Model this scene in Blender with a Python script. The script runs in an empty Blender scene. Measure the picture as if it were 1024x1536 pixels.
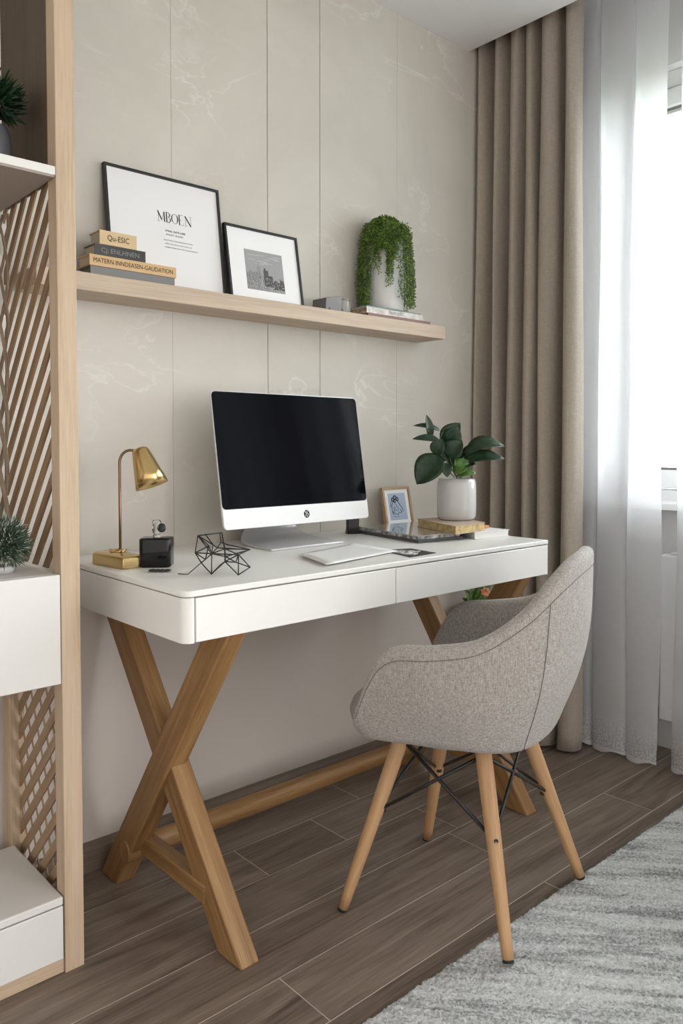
import bpy, math, random
from mathutils import Vector, Matrix, noise
R = math.radians
random.seed(7)
scene = bpy.context.scene
COL = scene.collection

# ------------------------------------------------------------------ mesh builder
class MB:
    def __init__(s):
        s.v = []; s.f = []; s.uv = []; s.sm = []
    def face(s, idx, uv=None, smooth=False):
        s.f.append(tuple(idx)); s.uv.append(uv or [(0, 0)] * len(idx)); s.sm.append(smooth)
    def box(s, lo, hi, M=None, grain=None):
        lo = Vector(lo); hi = Vector(hi); d = hi - lo
        ax = grain if grain is not None else max(range(3), key=lambda i: d[i])
        oth = [i for i in range(3) if i != ax]
        b = len(s.v); ru, rv = random.uniform(0, 5), random.uniform(0, 5)
        L = []
        for k in range(8):
            p = Vector((hi[0] if k & 1 else lo[0], hi[1] if k & 2 else lo[1], hi[2] if k & 4 else lo[2]))
            L.append(p.copy()); s.v.append(M @ p if M else p)
        for q in ((0, 2, 3, 1), (4, 5, 7, 6), (0, 1, 5, 4), (2, 6, 7, 3), (0, 4, 6, 2), (1, 3, 7, 5)):
            s.face([b + i for i in q], [(L[i][ax] + ru, L[i][oth[0]] + L[i][oth[1]] + rv) for i in q])
        return s
    def ring_loft(s, rings, close=True, caps=True, smooth=True, uscale=1.0):
        """rings: list of lists of Vectors, same count"""
        n = len(rings[0]); b = len(s.v); ru, rv = random.uniform(0, 5), random.uniform(0, 5)
        ul = [0.0]
        for i in range(1, len(rings)):
            c0 = sum(rings[i - 1], Vector()) / n; c1 = sum(rings[i], Vector()) / n
            ul.append(ul[-1] + (c1 - c0).length)
        per = [0.0]
        mid = rings[len(rings) // 2]
        for j in range(n): per.append(per[-1] + (mid[(j + 1) % n] - mid[j]).length)
        for r in rings: s.v += [Vector(p) for p in r]
        m = n if close else n - 1
        for i in range(len(rings) - 1):
            for j in range(m):
                k = (j + 1) % n
                s.face((b + i * n + j, b + i * n + k, b + (i + 1) * n + k, b + (i + 1) * n + j),
                       [(ul[i] + ru, per[j] + rv), (ul[i] + ru, per[j + 1] + rv), (ul[i + 1] + ru, per[j + 1] + rv), (ul[i + 1] + ru, per[j] + rv)], smooth)
        if caps:
            s.face([b + j for j in reversed(range(n))], [(rings[0][j].x * .2 + ru, rings[0][j].y + rv) for j in reversed(range(n))])
            e = b + (len(rings) - 1) * n
            s.face([e + j for j in range(n)], [(rings[-1][j].x * .2 + ru, rings[-1][j].y + rv) for j in range(n)])
        return s
    def tube(s, pts, rad, n=10, caps=True):
        pts = [Vector(p) for p in pts]
        if not hasattr(rad, '__len__'): rad = [rad] * len(pts)
        rings = []; up = None
        for i, p in enumerate(pts):
            t = (pts[min(i + 1, len(pts) - 1)] - pts[max(i - 1, 0)]).normalized()
            if up is None:
                up = Vector((0, 0, 1)) if abs(t.z) < .9 else Vector((1, 0, 0))
            x = (up - t * up.dot(t))
            if x.length < 1e-6: x = t.orthogonal()
            x.normalize(); y = t.cross(x); up = x
            rings.append([p + (x * math.cos(a) + y * math.sin(a)) * rad[i] for a in [2 * math.pi * k / n for k in range(n)]])
        return s.ring_loft(rings, caps=caps)
    def lathe(s, prof, c, n=40, M=None, caps=True):
        rings = []
        for r, z in prof:
            ring = []
            for k in range(n):
                a = 2 * math.pi * k / n
                p = Vector((r * math.cos(a), r * math.sin(a), z))
                ring.append((M @ p if M else p) + Vector(c))
            rings.append(ring)
        return s.ring_loft(rings, caps=caps)
    def prism(s, poly, z0, z1, M=None):
        n = len(poly); b = len(s.v)
        for z in (z0, z1):
            for x, y in poly:
                p = Vector((x, y, z)); s.v.append(M @ p if M else p)
        s.face([b + i for i in reversed(range(n))], [(poly[i][0], poly[i][1]) for i in reversed(range(n))])
        s.face([b + n + i for i in range(n)], [(poly[i][0], poly[i][1]) for i in range(n)])
        l = 0
        for i in range(n):
            j = (i + 1) % n
            d = math.dist(poly[i], poly[j])
            s.face((b + i, b + j, b + n + j, b + n + i), [(l, z0), (l + d, z0), (l + d, z1), (l, z1)]); l += d
        return s
    def sheet(s, grid, smooth=True, uv=None):
        b = len(s.v); m = len(grid[0])
        for row in grid: s.v += [Vector(p) for p in row]
        for i in range(len(grid) - 1):
            for j in range(m - 1):
                q = (b + i * m + j, b + i * m + j + 1, b + (i + 1) * m + j + 1, b + (i + 1) * m + j)
                u = [(j / (m - 1), i / (len(grid) - 1)), ((j + 1) / (m - 1), i / (len(grid) - 1)), ((j + 1) / (m - 1), (i + 1) / (len(grid) - 1)), (j / (m - 1), (i + 1) / (len(grid) - 1))]
                s.face(q, u, smooth)
        return s
    def add_mesh(s, me, M):
        b = len(s.v)
        for v in me.vertices: s.v.append(M @ v.co)
        for p in me.polygons: s.face([b + i for i in p.vertices])
        return s

def rootloc(o):
    while o.parent: o = o.parent
    return Vector(o.location)

def obj(name, mb, mat, parent=None, label=None, bevel=0.0, seg=2, origin=None, mats=None):
    off = rootloc(parent) if parent else (Vector(origin) if origin else Vector((0, 0, 0)))
    me = bpy.data.meshes.new(name)
    me.from_pydata([tuple(Vector(v) - off) for v in mb.v], [], mb.f)
    uvl = me.uv_layers.new(name='UVMap')
    k = 0
    for p, uv in zip(me.polygons, mb.uv):
        for q in uv:
            uvl.data[k].uv = q; k += 1
    for p, sm in zip(me.polygons, mb.sm): p.use_smooth = sm
    me.materials.append(mat)
    if mats:
        for m in mats: me.materials.append(m)
    me.update()
    o = bpy.data.objects.new(name, me); COL.objects.link(o)
    if parent: o.parent = parent
    else: o.location = off
    if label: o['label'] = label
    if bevel:
        b = o.modifiers.new('bevel', 'BEVEL'); b.width = bevel; b.segments = seg; b.limit_method = 'ANGLE'; b.angle_limit = R(40)
        b.harden_normals = False
        for p in me.polygons: p.use_smooth = True
        try:
            me.set_sharp_from_angle(angle=R(35))
        except Exception: pass
    return o

def thing(name, label, cat, loc, group=None):
    o = bpy.data.objects.new(name, None); COL.objects.link(o)
    o.empty_display_size = .05; o.location = loc
    o['label'] = label; o['category'] = cat
    if group: o['group'] = group
    return o
def tag(o, label, cat, group=None, kind=None):
    o['label'] = label; o['category'] = cat
    if group: o['group'] = group
    if kind: o['kind'] = kind
    return o
def struct(o, label=None, cat=None):
    o['kind'] = 'structure'
    if label: o['label'] = label
    if cat: o['category'] = cat
    return o

# ------------------------------------------------------------------ materials
def newmat(name):
    m = bpy.data.materials.new(name); m.use_nodes = True
    nt = m.node_tree; return m, nt, nt.nodes['Principled BSDF']
def pb(name, col, rough=.5, metal=0., spec=.5, coat=0., **kw):
    m, nt, b = newmat(name)
    b.inputs['Base Color'].default_value = (*col, 1); b.inputs['Roughness'].default_value = rough
    b.inputs['Metallic'].default_value = metal; b.inputs['Specular IOR Level'].default_value = spec
    b.inputs['Coat Weight'].default_value = coat
    return m
def N(nt, t, **kw):
    n = nt.nodes.new(t)
    for k, v in kw.items():
        if k in n.inputs: n.inputs[k].default_value = v
        else: setattr(n, k, v)
    return n
def ramp(nt, stops):
    r = nt.nodes.new('ShaderNodeValToRGB')
    while len(r.color_ramp.elements) > 1: r.color_ramp.elements.remove(r.color_ramp.elements[0])
    r.color_ramp.elements[0].position = stops[0][0]; r.color_ramp.elements[0].color = (*stops[0][1], 1)
    for p, c in stops[1:]:
        e = r.color_ramp.elements.new(p); e.color = (*c, 1)
    return r
def bump(nt, b, src, strength=.2, dist=.002):
    n = N(nt, 'ShaderNodeBump', Strength=strength, Distance=dist)
    nt.links.new(src, n.inputs['Height']); nt.links.new(n.outputs[0], b.inputs['Normal']); return n
def wood(name, dark, mid, light, rough=.5, su=2.2, sv=45., contrast=1.):
    m, nt, b = newmat(name); L = nt.links.new
    uv = N(nt, 'ShaderNodeUVMap'); mp = N(nt, 'ShaderNodeMapping'); L(uv.outputs[0], mp.inputs[0])
    mp.inputs['Scale'].default_value = (su, sv, 1)
    n1 = N(nt, 'ShaderNodeTexNoise', Scale=1.0, Detail=6., Roughness=.62, Distortion=.35); L(mp.outputs[0], n1.inputs['Vector'])
    mp2 = N(nt, 'ShaderNodeMapping'); L(uv.outputs[0], mp2.inputs[0]); mp2.inputs['Scale'].default_value = (su * 6, sv * 9, 1)
    n2 = N(nt, 'ShaderNodeTexNoise', Scale=1.0, Detail=3., Roughness=.6); L(mp2.outputs[0], n2.inputs['Vector'])
    mx = N(nt, 'ShaderNodeMix', data_type='FLOAT'); mx.inputs[0].default_value = .35
    L(n1.outputs[0], mx.inputs[2]); L(n2.outputs[0], mx.inputs[3])
    rp = ramp(nt, [(.30, dark), (.5, mid), (.68, light)]); L(mx.outputs[0], rp.inputs[0]); L(rp.outputs[0], b.inputs['Base Color'])
    b.inputs['Roughness'].default_value = rough; b.inputs['Specular IOR Level'].default_value = .4
    bump(nt, b, mx.outputs[0], .12, .001)
    return m

M = {}
M['oak_warm'] = wood('oak_warm', (.17, .082, .028), (.30, .163, .064), (.42, .255, .115), .42)
M['oak_leg'] = wood('oak_leg', (.36, .19, .09), (.52, .31, .16), (.62, .40, .22), .45)
M['oak_pale'] = wood('oak_pale', (.36, .26, .17), (.49, .37, .26), (.56, .44, .32), .55, 1.6, 30)
M['oak_shelf'] = wood('oak_shelf', (.40, .30, .22), (.52, .41, .31), (.60, .49, .38), .55, 1.6, 40)
M['slat'] = wood('slat', (.13, .072, .034), (.215, .13, .068), (.30, .19, .105), .6, 3, 50)
M['slat2'] = wood('slat2', (.20, .13, .075), (.30, .20, .12), (.38, .27, .17), .6, 3, 50)
M['dark_panel'] = wood('dark_panel', (.055, .036, .022), (.08, .055, .034), (.105, .075, .048), .55, 1.2, 16)
M['lacquer'] = pb('lacquer', (.80, .79, .77), .34, spec=.4)
M['unit_white'] = pb('unit_white', (.66, .645, .625), .45, spec=.4)
M['white'] = pb('white', (.82, .82, .81), .45)
M['paper'] = pb('paper', (.80, .79, .80), .7, spec=.15)
M['mat_board'] = pb('mat_board', (.86, .86, .87), .7, spec=.2)
M['black'] = pb('black', (.012, .012, .013), .4)
M['black_satin'] = pb('black_satin', (.02, .02, .02), .3)
M['ink'] = pb('ink', (.03, .03, .03), .8, spec=.1)
M['ink_soft'] = pb('ink_soft', (.25, .25, .26), .8, spec=.1)
M['brass'] = pb('brass', (.62, .44, .20), .22, 1.)
M['bronze'] = pb('bronze', (.26, .17, .11), .35, 1.)
M['alu'] = pb('alu', (.66, .66, .67), .35, .55)
M['silver_face'] = pb('silver_face', (.90, .90, .91), .4, 0.)
M['screen'] = pb('screen', (.003, .003, .005), .07, spec=.045)
M['rubber'] = pb('rubber', (.015, .013, .012), .6)
M['ceil'] = pb('ceil', (.80, .79, .79), .9, spec=.1)
M['frame_black'] = pb('frame_black', (.018, .018, .02), .35)
M['tan'] = pb('tan', (.58, .38, .19), .55)
M['tan_light'] = pb('tan_light', (.60, .44, .25), .55)
M['grey_cover'] = pb('grey_cover', (.17, .165, .16), .5)
M['pages'] = pb('pages', (.55, .47, .37), .8)
M['pages_white'] = pb('pages_white', (.78, .76, .73), .8)
M['soil'] = pb('soil', (.03, .02, .014), .95)
M['radiator'] = pb('radiator', (.84, .84, .86), .4)

# plaster wall with faint marble veins
def plaster():
    m, nt, b = newmat('plaster'); L = nt.links.new
    tc = N(nt, 'ShaderNodeTexCoord')
    n1 = N(nt, 'ShaderNodeTexNoise', Scale=1.7, Detail=7., Roughness=.6, Distortion=.6); L(tc.outputs['Object'], n1.inputs['Vector'])
    r1 = ramp(nt, [(.3, (.54, .505, .45)), (.55, (.60, .562, .505)), (.75, (.645, .607, .55))]); L(n1.outputs[0], r1.inputs[0])
    # veins: thin bands of warped noise
    mp = N(nt, 'ShaderNodeMapping'); L(tc.outputs['Object'], mp.inputs[0]); mp.inputs['Rotation'].default_value = (0, .7, 0); mp.inputs['Scale'].default_value = (1.5, 1, 3.2)
    n2 = N(nt, 'ShaderNodeTexNoise', Scale=1.6, Detail=4., Roughness=.55, Distortion=.9); L(mp.outputs[0], n2.inputs['Vector'])
    s = N(nt, 'ShaderNodeMath', operation='SUBTRACT'); L(n2.outputs[0], s.inputs[0]); s.inputs[1].default_value = .5
    a = N(nt, 'ShaderNodeMath', operation='ABSOLUTE'); L(s.outputs[0], a.inputs[0])
    r2 = ramp(nt, [(0., (1, 1, 1)), (.006, (.35, .35, .35)), (.02, (0, 0, 0))]); L(a.outputs[0], r2.inputs[0])
    n3 = N(nt, 'ShaderNodeTexNoise', Scale=2.3, Detail=3.); L(tc.outputs['Object'], n3.inputs['Vector'])
    r3 = ramp(nt, [(.48, (0, 0, 0)), (.62, (.65, .65, .65))]); L(n3.outputs[0], r3.inputs[0])
    mul = N(nt, 'ShaderNodeMath', operation='MULTIPLY'); L(r2.outputs[0], mul.inputs[0]); L(r3.outputs[0], mul.inputs[1])
    mx = N(nt, 'ShaderNodeMix', data_type='RGBA'); L(mul.outputs[0], mx.inputs[0]); L(r1.outputs[0], mx.inputs[6]); mx.inputs[7].default_value = (.74, .72, .68, 1)
    L(mx.outputs[2], b.inputs['Base Color']); b.inputs['Roughness'].default_value = .62; b.inputs['Specular IOR Level'].default_value = .3
    n4 = N(nt, 'ShaderNodeTexNoise', Scale=35., Detail=4.); L(tc.outputs['Object'], n4.inputs['Vector'])
    bump(nt, b, n4.outputs[0], .05, .002)
    return m
M['plaster'] = plaster()
M['paint'] = pb('paint', (.68, .62, .57), .75, spec=.2)
M['groove'] = pb('groove', (.20, .18, .16), .8)

def floor_mat():
    m, nt, b = newmat('floor_planks'); L = nt.links.new
    uv = N(nt, 'ShaderNodeUVMap')
    at = N(nt, 'ShaderNodeAttribute', attribute_name='plank')
    mp = N(nt, 'ShaderNodeMapping'); L(uv.outputs[0], mp.inputs[0]); mp.inputs['Scale'].default_value = (1.8, 20, 1)
    n1 = N(nt, 'ShaderNodeTexNoise', Scale=1., Detail=5., Roughness=.6, Distortion=1.6); L(mp.outputs[0], n1.inputs['Vector'])
    mp2 = N(nt, 'ShaderNodeMapping'); L(uv.outputs[0], mp2.inputs[0]); mp2.inputs['Scale'].default_value = (5, 190, 1)
    n2 = N(nt, 'ShaderNodeTexNoise', Scale=1., Detail=4., Roughness=.7); L(mp2.outputs[0], n2.inputs['Vector'])
    # cathedral figure
    mp3 = N(nt, 'ShaderNodeMapping'); L(uv.outputs[0], mp3.inputs[0]); mp3.inputs['Scale'].default_value = (1.3, 9, 1)
    n3 = N(nt, 'ShaderNodeTexNoise', Scale=1., Detail=1.5, Distortion=.5); L(mp3.outputs[0], n3.inputs['Vector'])
    sn = N(nt, 'ShaderNodeMath', operation='MULTIPLY'); L(n3.outputs[0], sn.inputs[0]); sn.inputs[1].default_value = 60.
    si = N(nt, 'ShaderNodeMath', operation='SINE'); L(sn.outputs[0], si.inputs[0])
    r3 = ramp(nt, [(.52, (0, 0, 0)), (.66, (1, 1, 1))]); L(n3.outputs[0], r3.inputs[0])
    mm = N(nt, 'ShaderNodeMath', operation='MULTIPLY'); L(si.outputs[0], mm.inputs[0]); L(r3.outputs[0], mm.inputs[1])
    k1 = N(nt, 'ShaderNodeMath', operation='MULTIPLY_ADD'); L(mm.outputs[0], k1.inputs[0]); k1.inputs[1].default_value = .07; L(n1.outputs[0], k1.inputs[2])
    mx = N(nt, 'ShaderNodeMix', data_type='FLOAT'); mx.inputs[0].default_value = .38; L(k1.outputs[0], mx.inputs[2]); L(n2.outputs[0], mx.inputs[3])
    k2 = N(nt, 'ShaderNodeMath', operation='MULTIPLY_ADD'); L(at.outputs['Fac'], k2.inputs[0]); k2.inputs[1].default_value = .10; L(mx.outputs[0], k2.inputs[2])
    rp = ramp(nt, [(.36, (.09, .067, .051)), (.46, (.168, .127, .100)), (.56, (.228, .177, .141)), (.70, (.31, .25, .203))]); L(k2.outputs[0], rp.inputs[0])
    L(rp.outputs[0], b.inputs['Base Color']); b.inputs['Roughness'].default_value = .42; b.inputs['Specular IOR Level'].default_value = .42
    bump(nt, b, mx.outputs[0], .10, .001)
    return m
M['floor'] = floor_mat()
M['floor_gap'] = pb('floor_gap', (.66, .60, .53), .7)
M['baseboard'] = wood('baseboard', (.14, .105, .08), (.21, .16, .125), (.27, .21, .165), .5, 1.5, 30)

def fabric(name, c1, c2, scale, rough=.9, bs=.5, sheen=.0):
    m, nt, b = newmat(name); L = nt.links.new
    tc = N(nt, 'ShaderNodeTexCoord')
    outs = []
    for sc in ((1, 1, .12), (.22, .22, 1.)):
        mp = N(nt, 'ShaderNodeMapping'); L(tc.outputs['Object'], mp.inputs[0]); mp.inputs['Scale'].default_value = sc
        n = N(nt, 'ShaderNodeTexNoise', Scale=scale, Detail=3., Roughness=.7); L(mp.outputs[0], n.inputs['Vector']); outs.append(n)
    mx = N(nt, 'ShaderNodeMix', data_type='FLOAT'); mx.inputs[0].default_value = .5; L(outs[0].outputs[0], mx.inputs[2]); L(outs[1].outputs[0], mx.inputs[3])
    rp = ramp(nt, [(.38, c1), (.62, c2)]); L(mx.outputs[0], rp.inputs[0]); L(rp.outputs[0], b.inputs['Base Color'])
    b.inputs['Roughness'].default_value = rough; b.inputs['Specular IOR Level'].default_value = .15; b.inputs['Sheen Weight'].default_value = sheen
    bump(nt, b, mx.outputs[0], bs, .001)
    return m
M['chair_fabric'] = fabric('chair_fabric', (.235, .215, .20), (.53, .495, .468), 620, sheen=.15)
M['drape_fabric'] = fabric('drape_fabric', (.335, .288, .24), (.41, .357, .302), 300, bs=.25, sheen=.1)
M['thread'] = pb('thread', (.20, .185, .17), .8)

def sheer():
    m, nt, b = newmat('sheer'); L = nt.links.new
    nt.nodes.remove(b); out = nt.nodes['Material Output']
    tr = N(nt, 'ShaderNodeBsdfTransparent'); tr.inputs[0].default_value = (1, 1, 1, 1)
    df = N(nt, 'ShaderNodeBsdfDiffuse'); df.inputs[0].default_value = (.90, .90, .92, 1)
    tl = N(nt, 'ShaderNodeBsdfTranslucent'); tl.inputs[0].default_value = (.80, .81, .83, 1)
    mx = N(nt, 'ShaderNodeMixShader'); mx.inputs[0].default_value = .5; L(df.outputs[0], mx.inputs[1]); L(tl.outputs[0], mx.inputs[2])
    tc = N(nt, 'ShaderNodeTexCoord'); sp = N(nt, 'ShaderNodeSeparateXYZ'); L(tc.outputs['Object'], sp.inputs[0])
    hem = N(nt, 'ShaderNodeMapRange'); L(sp.outputs[2], hem.inputs[0]); hem.inputs[1].default_value = .15; hem.inputs[2].default_value = .04
    n = N(nt, 'ShaderNodeTexNoise', Scale=190., Detail=3., Roughness=.7); L(tc.outputs['Object'], n.inputs['Vector'])
    rp = ramp(nt, [(.46, (0, 0, 0)), (.58, (.35, .35, .35))]); L(n.outputs[0], rp.inputs[0])
    mu = N(nt, 'ShaderNodeMath', operation='MULTIPLY'); L(hem.outputs[0], mu.inputs[0]); L(rp.outputs[0], mu.inputs[1])
    band = N(nt, 'ShaderNodeMath', operation='LESS_THAN'); L(sp.outputs[2], band.inputs[0]); band.inputs[1].default_value = .022
    b2 = N(nt, 'ShaderNodeMath', operation='MULTIPLY'); L(band.outputs[0], b2.inputs[0]); b2.inputs[1].default_value = .35
    ad = N(nt, 'ShaderNodeMath', operation='ADD'); L(mu.outputs[0], ad.inputs[0]); ad.inputs[1].default_value = .66
    a2 = N(nt, 'ShaderNodeMath', operation='ADD'); L(ad.outputs[0], a2.inputs[0]); L(b2.outputs[0], a2.inputs[1]); a2.use_clamp = True
    m2 = N(nt, 'ShaderNodeMixShader'); L(a2.outputs[0], m2.inputs[0]); L(tr.outputs[0], m2.inputs[1]); L(mx.outputs[0], m2.inputs[2])
    L(m2.outputs[0], out.inputs[0])
    return m
M['sheer'] = sheer()

def rug_mat():
    m, nt, b = newmat('rug'); L = nt.links.new
    tc = N(nt, 'ShaderNodeTexCoord')
    mp = N(nt, 'ShaderNodeMapping'); L(tc.outputs['Object'], mp.inputs[0]); mp.inputs['Rotation'].default_value = (0, 0, R(50))
    mpb = N(nt, 'ShaderNodeMapping'); L(mp.outputs[0], mpb.inputs[0]); mpb.inputs['Scale'].default_value = (3.2, 26, 1); mp = mpb
    n1 = N(nt, 'ShaderNodeTexNoise', Scale=1., Detail=6., Roughness=.72, Distortion=.4); L(mp.outputs[0], n1.inputs['Vector'])
    n2 = N(nt, 'ShaderNodeTexNoise', Scale=170., Detail=2., Roughness=.6); L(tc.outputs['Object'], n2.inputs['Vector'])
    mx = N(nt, 'ShaderNodeMix', data_type='FLOAT'); mx.inputs[0].default_value = .36; L(n1.outputs[0], mx.inputs[2]); L(n2.outputs[0], mx.inputs[3])
    rp = ramp(nt, [(.34, (.17, .17, .175)), (.44, (.34, .345, .35)), (.51, (.56, .57, .57)), (.62, (.72, .725, .725))]); L(mx.outputs[0], rp.inputs[0])
    L(rp.outputs[0], b.inputs['Base Color']); b.inputs['Roughness'].default_value = .95; b.inputs['Specular IOR Level'].default_value = .1
    bump(nt, b, n2.outputs[0], .8, .004)
    return m
M['rug'] = rug_mat()

def leafmat(name, c1, c2, rough=.4, trans=.0):
    m, nt, b = newmat(name); L = nt.links.new
    tc = N(nt, 'ShaderNodeTexCoord'); n = N(nt, 'ShaderNodeTexNoise', Scale=60., Detail=3.); L(tc.outputs['Object'], n.inputs['Vector'])
    rp = ramp(nt, [(.35, c1), (.65, c2)]); L(n.outputs[0], rp.inputs[0]); L(rp.outputs[0], b.inputs['Base Color'])
    b.inputs['Roughness'].default_value = rough; b.inputs['Specular IOR Level'].default_value = .45
    return m
M['leaf_dark'] = leafmat('leaf_dark', (.007, .024, .010), (.018, .050, .020), .36)
M['leaf_bright'] = leafmat('leaf_bright', (.04, .11, .02), (.12, .23, .05), .4)
M['leaf_trail'] = leafmat('leaf_trail', (.05, .105, .012), (.20, .32, .045), .5)
M['needle'] = leafmat('needle', (.03, .06, .035), (.10, .15, .10), .6)
M['needle_tip'] = pb('needle_tip', (.55, .58, .55), .7)
M['stem'] = pb('stem', (.10, .13, .06), .6)
M['bark'] = wood('bark', (.10, .07, .05), (.22, .16, .11), (.36, .28, .21), .8, 6, 60)
M['ceramic_white'] = pb('ceramic_white', (.52, .515, .505), .22, coat=.3)
M['ceramic_rough'] = pb('ceramic_rough', (.72, .72, .71), .5)
M['pot_grey'] = pb('pot_grey', (.10, .105, .12), .3)
M['smoke_glass'] = pb('smoke_glass', (.006, .0065, .007), .10, spec=.35)
def clear(name, tint=(1, 1, 1), rough=.02, ior=1.45):
    m, nt, b = newmat(name); b.inputs['Base Color'].default_value = (*tint, 1); b.inputs['Roughness'].default_value = rough
    b.inputs['Transmission Weight'].default_value = 1.; b.inputs['IOR'].default_value = ior; return m
M['crystal'] = clear('crystal', (.95, .96, .97))
def pane():
    m, nt, b = newmat('pane'); nt.nodes.remove(b); L = nt.links.new; out = nt.nodes['Material Output']
    tr = N(nt, 'ShaderNodeBsdfTransparent'); tr.inputs[0].default_value = (.96, .98, .98, 1); gl = N(nt, 'ShaderNodeBsdfGlossy', Roughness=.02)
    fr = N(nt, 'ShaderNodeFresnel', IOR=1.35); mx = N(nt, 'ShaderNodeMixShader'); L(fr.outputs[0], mx.inputs[0]); L(tr.outputs[0], mx.inputs[1]); L(gl.outputs[0], mx.inputs[2]); L(mx.outputs[0], out.inputs[0]); return m
M['pane'] = pane()

# ------------------------------------------------------------------ SETTING
YW, XP, ZC = 1.789, 2.20, 2.4014     # back wall, end of the dropped ceiling, ceiling height
XW = 2.55                             # inner face of the window wall
ZP = 2.56
X0, Y0 = -2.4, -2.6
# floor: one mesh of single planks over a pale bed
fb = MB(); vals = []
w = .15; y = 1.17 + .15 * 5; rows = []
random.seed(21)
joints = {1.02: [.888, 2.3, -.4], 1.47: [1.337, 2.6, 0.1], 1.62: [.25, 1.9]}
joints = {}
yrow = 1.02 - .15 * 25
forced = {7: None}
r = 0
while yrow < YW + .1:
    key = round(yrow, 2)
    off = {1.02: .888 - .0, 1.17: 1.56, 1.32: .35, 1.47: 1.088, 0.87: .30, .72: 1.4}.get(key, random.uniform(0, 1.25))
    if key == 1.47: cuts = [-1.3, -.1, 1.088, 1.337, 2.5, 3.1]
    elif key == 1.02: cuts = [-1.5, -.3, .888, 2.08, 3.0]
    else:
        st = off - 1.25 * 4; cuts = [st + 1.25 * i for i in range(8)]
    cuts = [X0] + [c for c in cuts if X0 + .1 < c < 2.75] + [2.78]
    for a, b_ in zip(cuts, cuts[1:]):
        g = .0011
        y0_, y1_ = yrow + g, min(yrow + w - g, YW + .02)
        ru, rv = random.uniform(0, 20), random.uniform(0, 20)
        i = len(fb.v)
        fb.v += [Vector((a + g, y0_, 0)), Vector((b_ - g, y0_, 0)), Vector((b_ - g, y1_, 0)), Vector((a + g, y1_, 0))]
        fb.face((i, i + 1, i + 2, i + 3), [(a + ru, y0_ + rv), (b_ + ru, y0_ + rv), (b_ + ru, y1_ + rv), (a + ru, y1_ + rv)])
        vals.append(random.uniform(-.5, .5))
    yrow += w; r += 1
nplank = len(fb.f)
fb.box((X0, Y0, -.06), (2.78, YW + .12, -.0008))
fl = struct(obj('floor', fb, M['floor'], mats=[M['floor_gap']]), 'brown grey oak plank floor with thin pale seams', 'floor')
at_ = fl.data.attributes.new('plank', 'FLOAT', 'FACE')
for i in range(len(fl.data.polygons)):
    at_.data[i].value = vals[i] if i < nplank else 0
    if i >= nplank: fl.data.polygons[i].material_index = 1

# back wall: plaster panels with thin joints above desk height, plain painted surface below
wb = MB(); wb.box((X0, YW + .002, 0), (XW + .2, YW + .12, ZP))
struct(obj('wall_back', wb, M['groove']), 'warm grey back wall', 'wall')
g = .0011
xs = [(X0, -.26), (-.26, .38), (.38, 1.02), (1.02, 1.322), (1.322, 1.514), (1.514, 1.84), (1.84, 2.68)]
for i, (a, b_) in enumerate(xs):
    gl = .0004 if abs(a - 1.02) < .01 or abs(a - 1.84) < .01 else g
    gr = .0004 if abs(b_ - 1.02) < .01 or abs(b_ - 1.84) < .01 else g
    pm = MB(); pm.box((a + gl, YW - .004, .70), (b_ - gr, YW + .004, ZP))
    o = obj('wall_panel', pm, M['plaster']); struct(o, 'plaster wall panel with fine joint', 'wall panel')
lw = MB(); lw.box((X0, YW - .004, 0), (2.68, YW + .004, .6995)); struct(obj('wall_lower', lw, M['paint']), 'smooth painted wall under the desk', 'wall')
bb = MB(); bb.prism([(YW - .004, 0), (YW - .022, 0), (YW - .022, .052), (YW - .016, .062), (YW - .004, .066)], X0, 2.55, Matrix(((0, 0, 1, 0), (1, 0, 0, 0), (0, 1, 0, 0), (0, 0, 0, 1))))
for k in range(len(bb.uv)): bb.uv[k] = [(bb.v[i].x, bb.v[i].z + bb.v[i].y) for i in bb.f[k]]
struct(obj('baseboard_back', bb, M['baseboard']), 'dark wood baseboard along the back wall', 'baseboard')
cb = MB(); cb.box((X0, Y0, ZC), (XP, YW, ZC + .22)); cb.box((XP + .0, Y0, ZP), (XW + .3, YW, ZP + .06))
struct(obj('ceiling', cb, M['ceil']), 'white ceiling with a recess for the curtains', 'ceiling')

# window wall x = XW .. XW+.25, opening y 1.58 .. -.9, z .83 .. 2.29
OY1, OY0, OZ0, OZ1 = 1.57, -.75, .825, 2.27
XT = XW + .26
wv = MB()
wv.box((XW, OY1, 0), (XT, YW + .12, ZP)); wv.box((XW, Y0, 0), (XT, OY0, ZP))
wv.box((XW, OY0, 0), (XT, OY1, OZ0)); wv.box((XW, OY0, OZ1), (XT, OY1, ZP))
struct(obj('wall_right', wv, pb('window_wall', (.82, .81, .80), .8, spec=.1)), 'light window wall behind the sheer curtain', 'wall')
XF = XW + .04
wr = thing('window_1', 'white framed window with two tall panes behind the sheer curtain', 'window', (XF, .4, OZ0)); wr['kind'] = 'structure'
fm = MB(); fw_ = .12
fm.box((XF, OY1 - fw_, OZ0), (XF + .07, OY1, OZ1)); fm.box((XF, OY0, OZ0), (XF + .07, OY0 + fw_, OZ1))
fm.box((XF, OY0 + fw_, OZ0), (XF + .07, OY1 - fw_, OZ0 + .045)); fm.box((XF, OY0 + fw_, OZ1 - .06), (XF + .07, OY1 - fw_, OZ1))
fm.box((XF, .32, OZ0 + .045), (XF + .07, .42, OZ1 - .06))
obj('window_frame', fm, M['white'], wr, bevel=.004)
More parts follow.
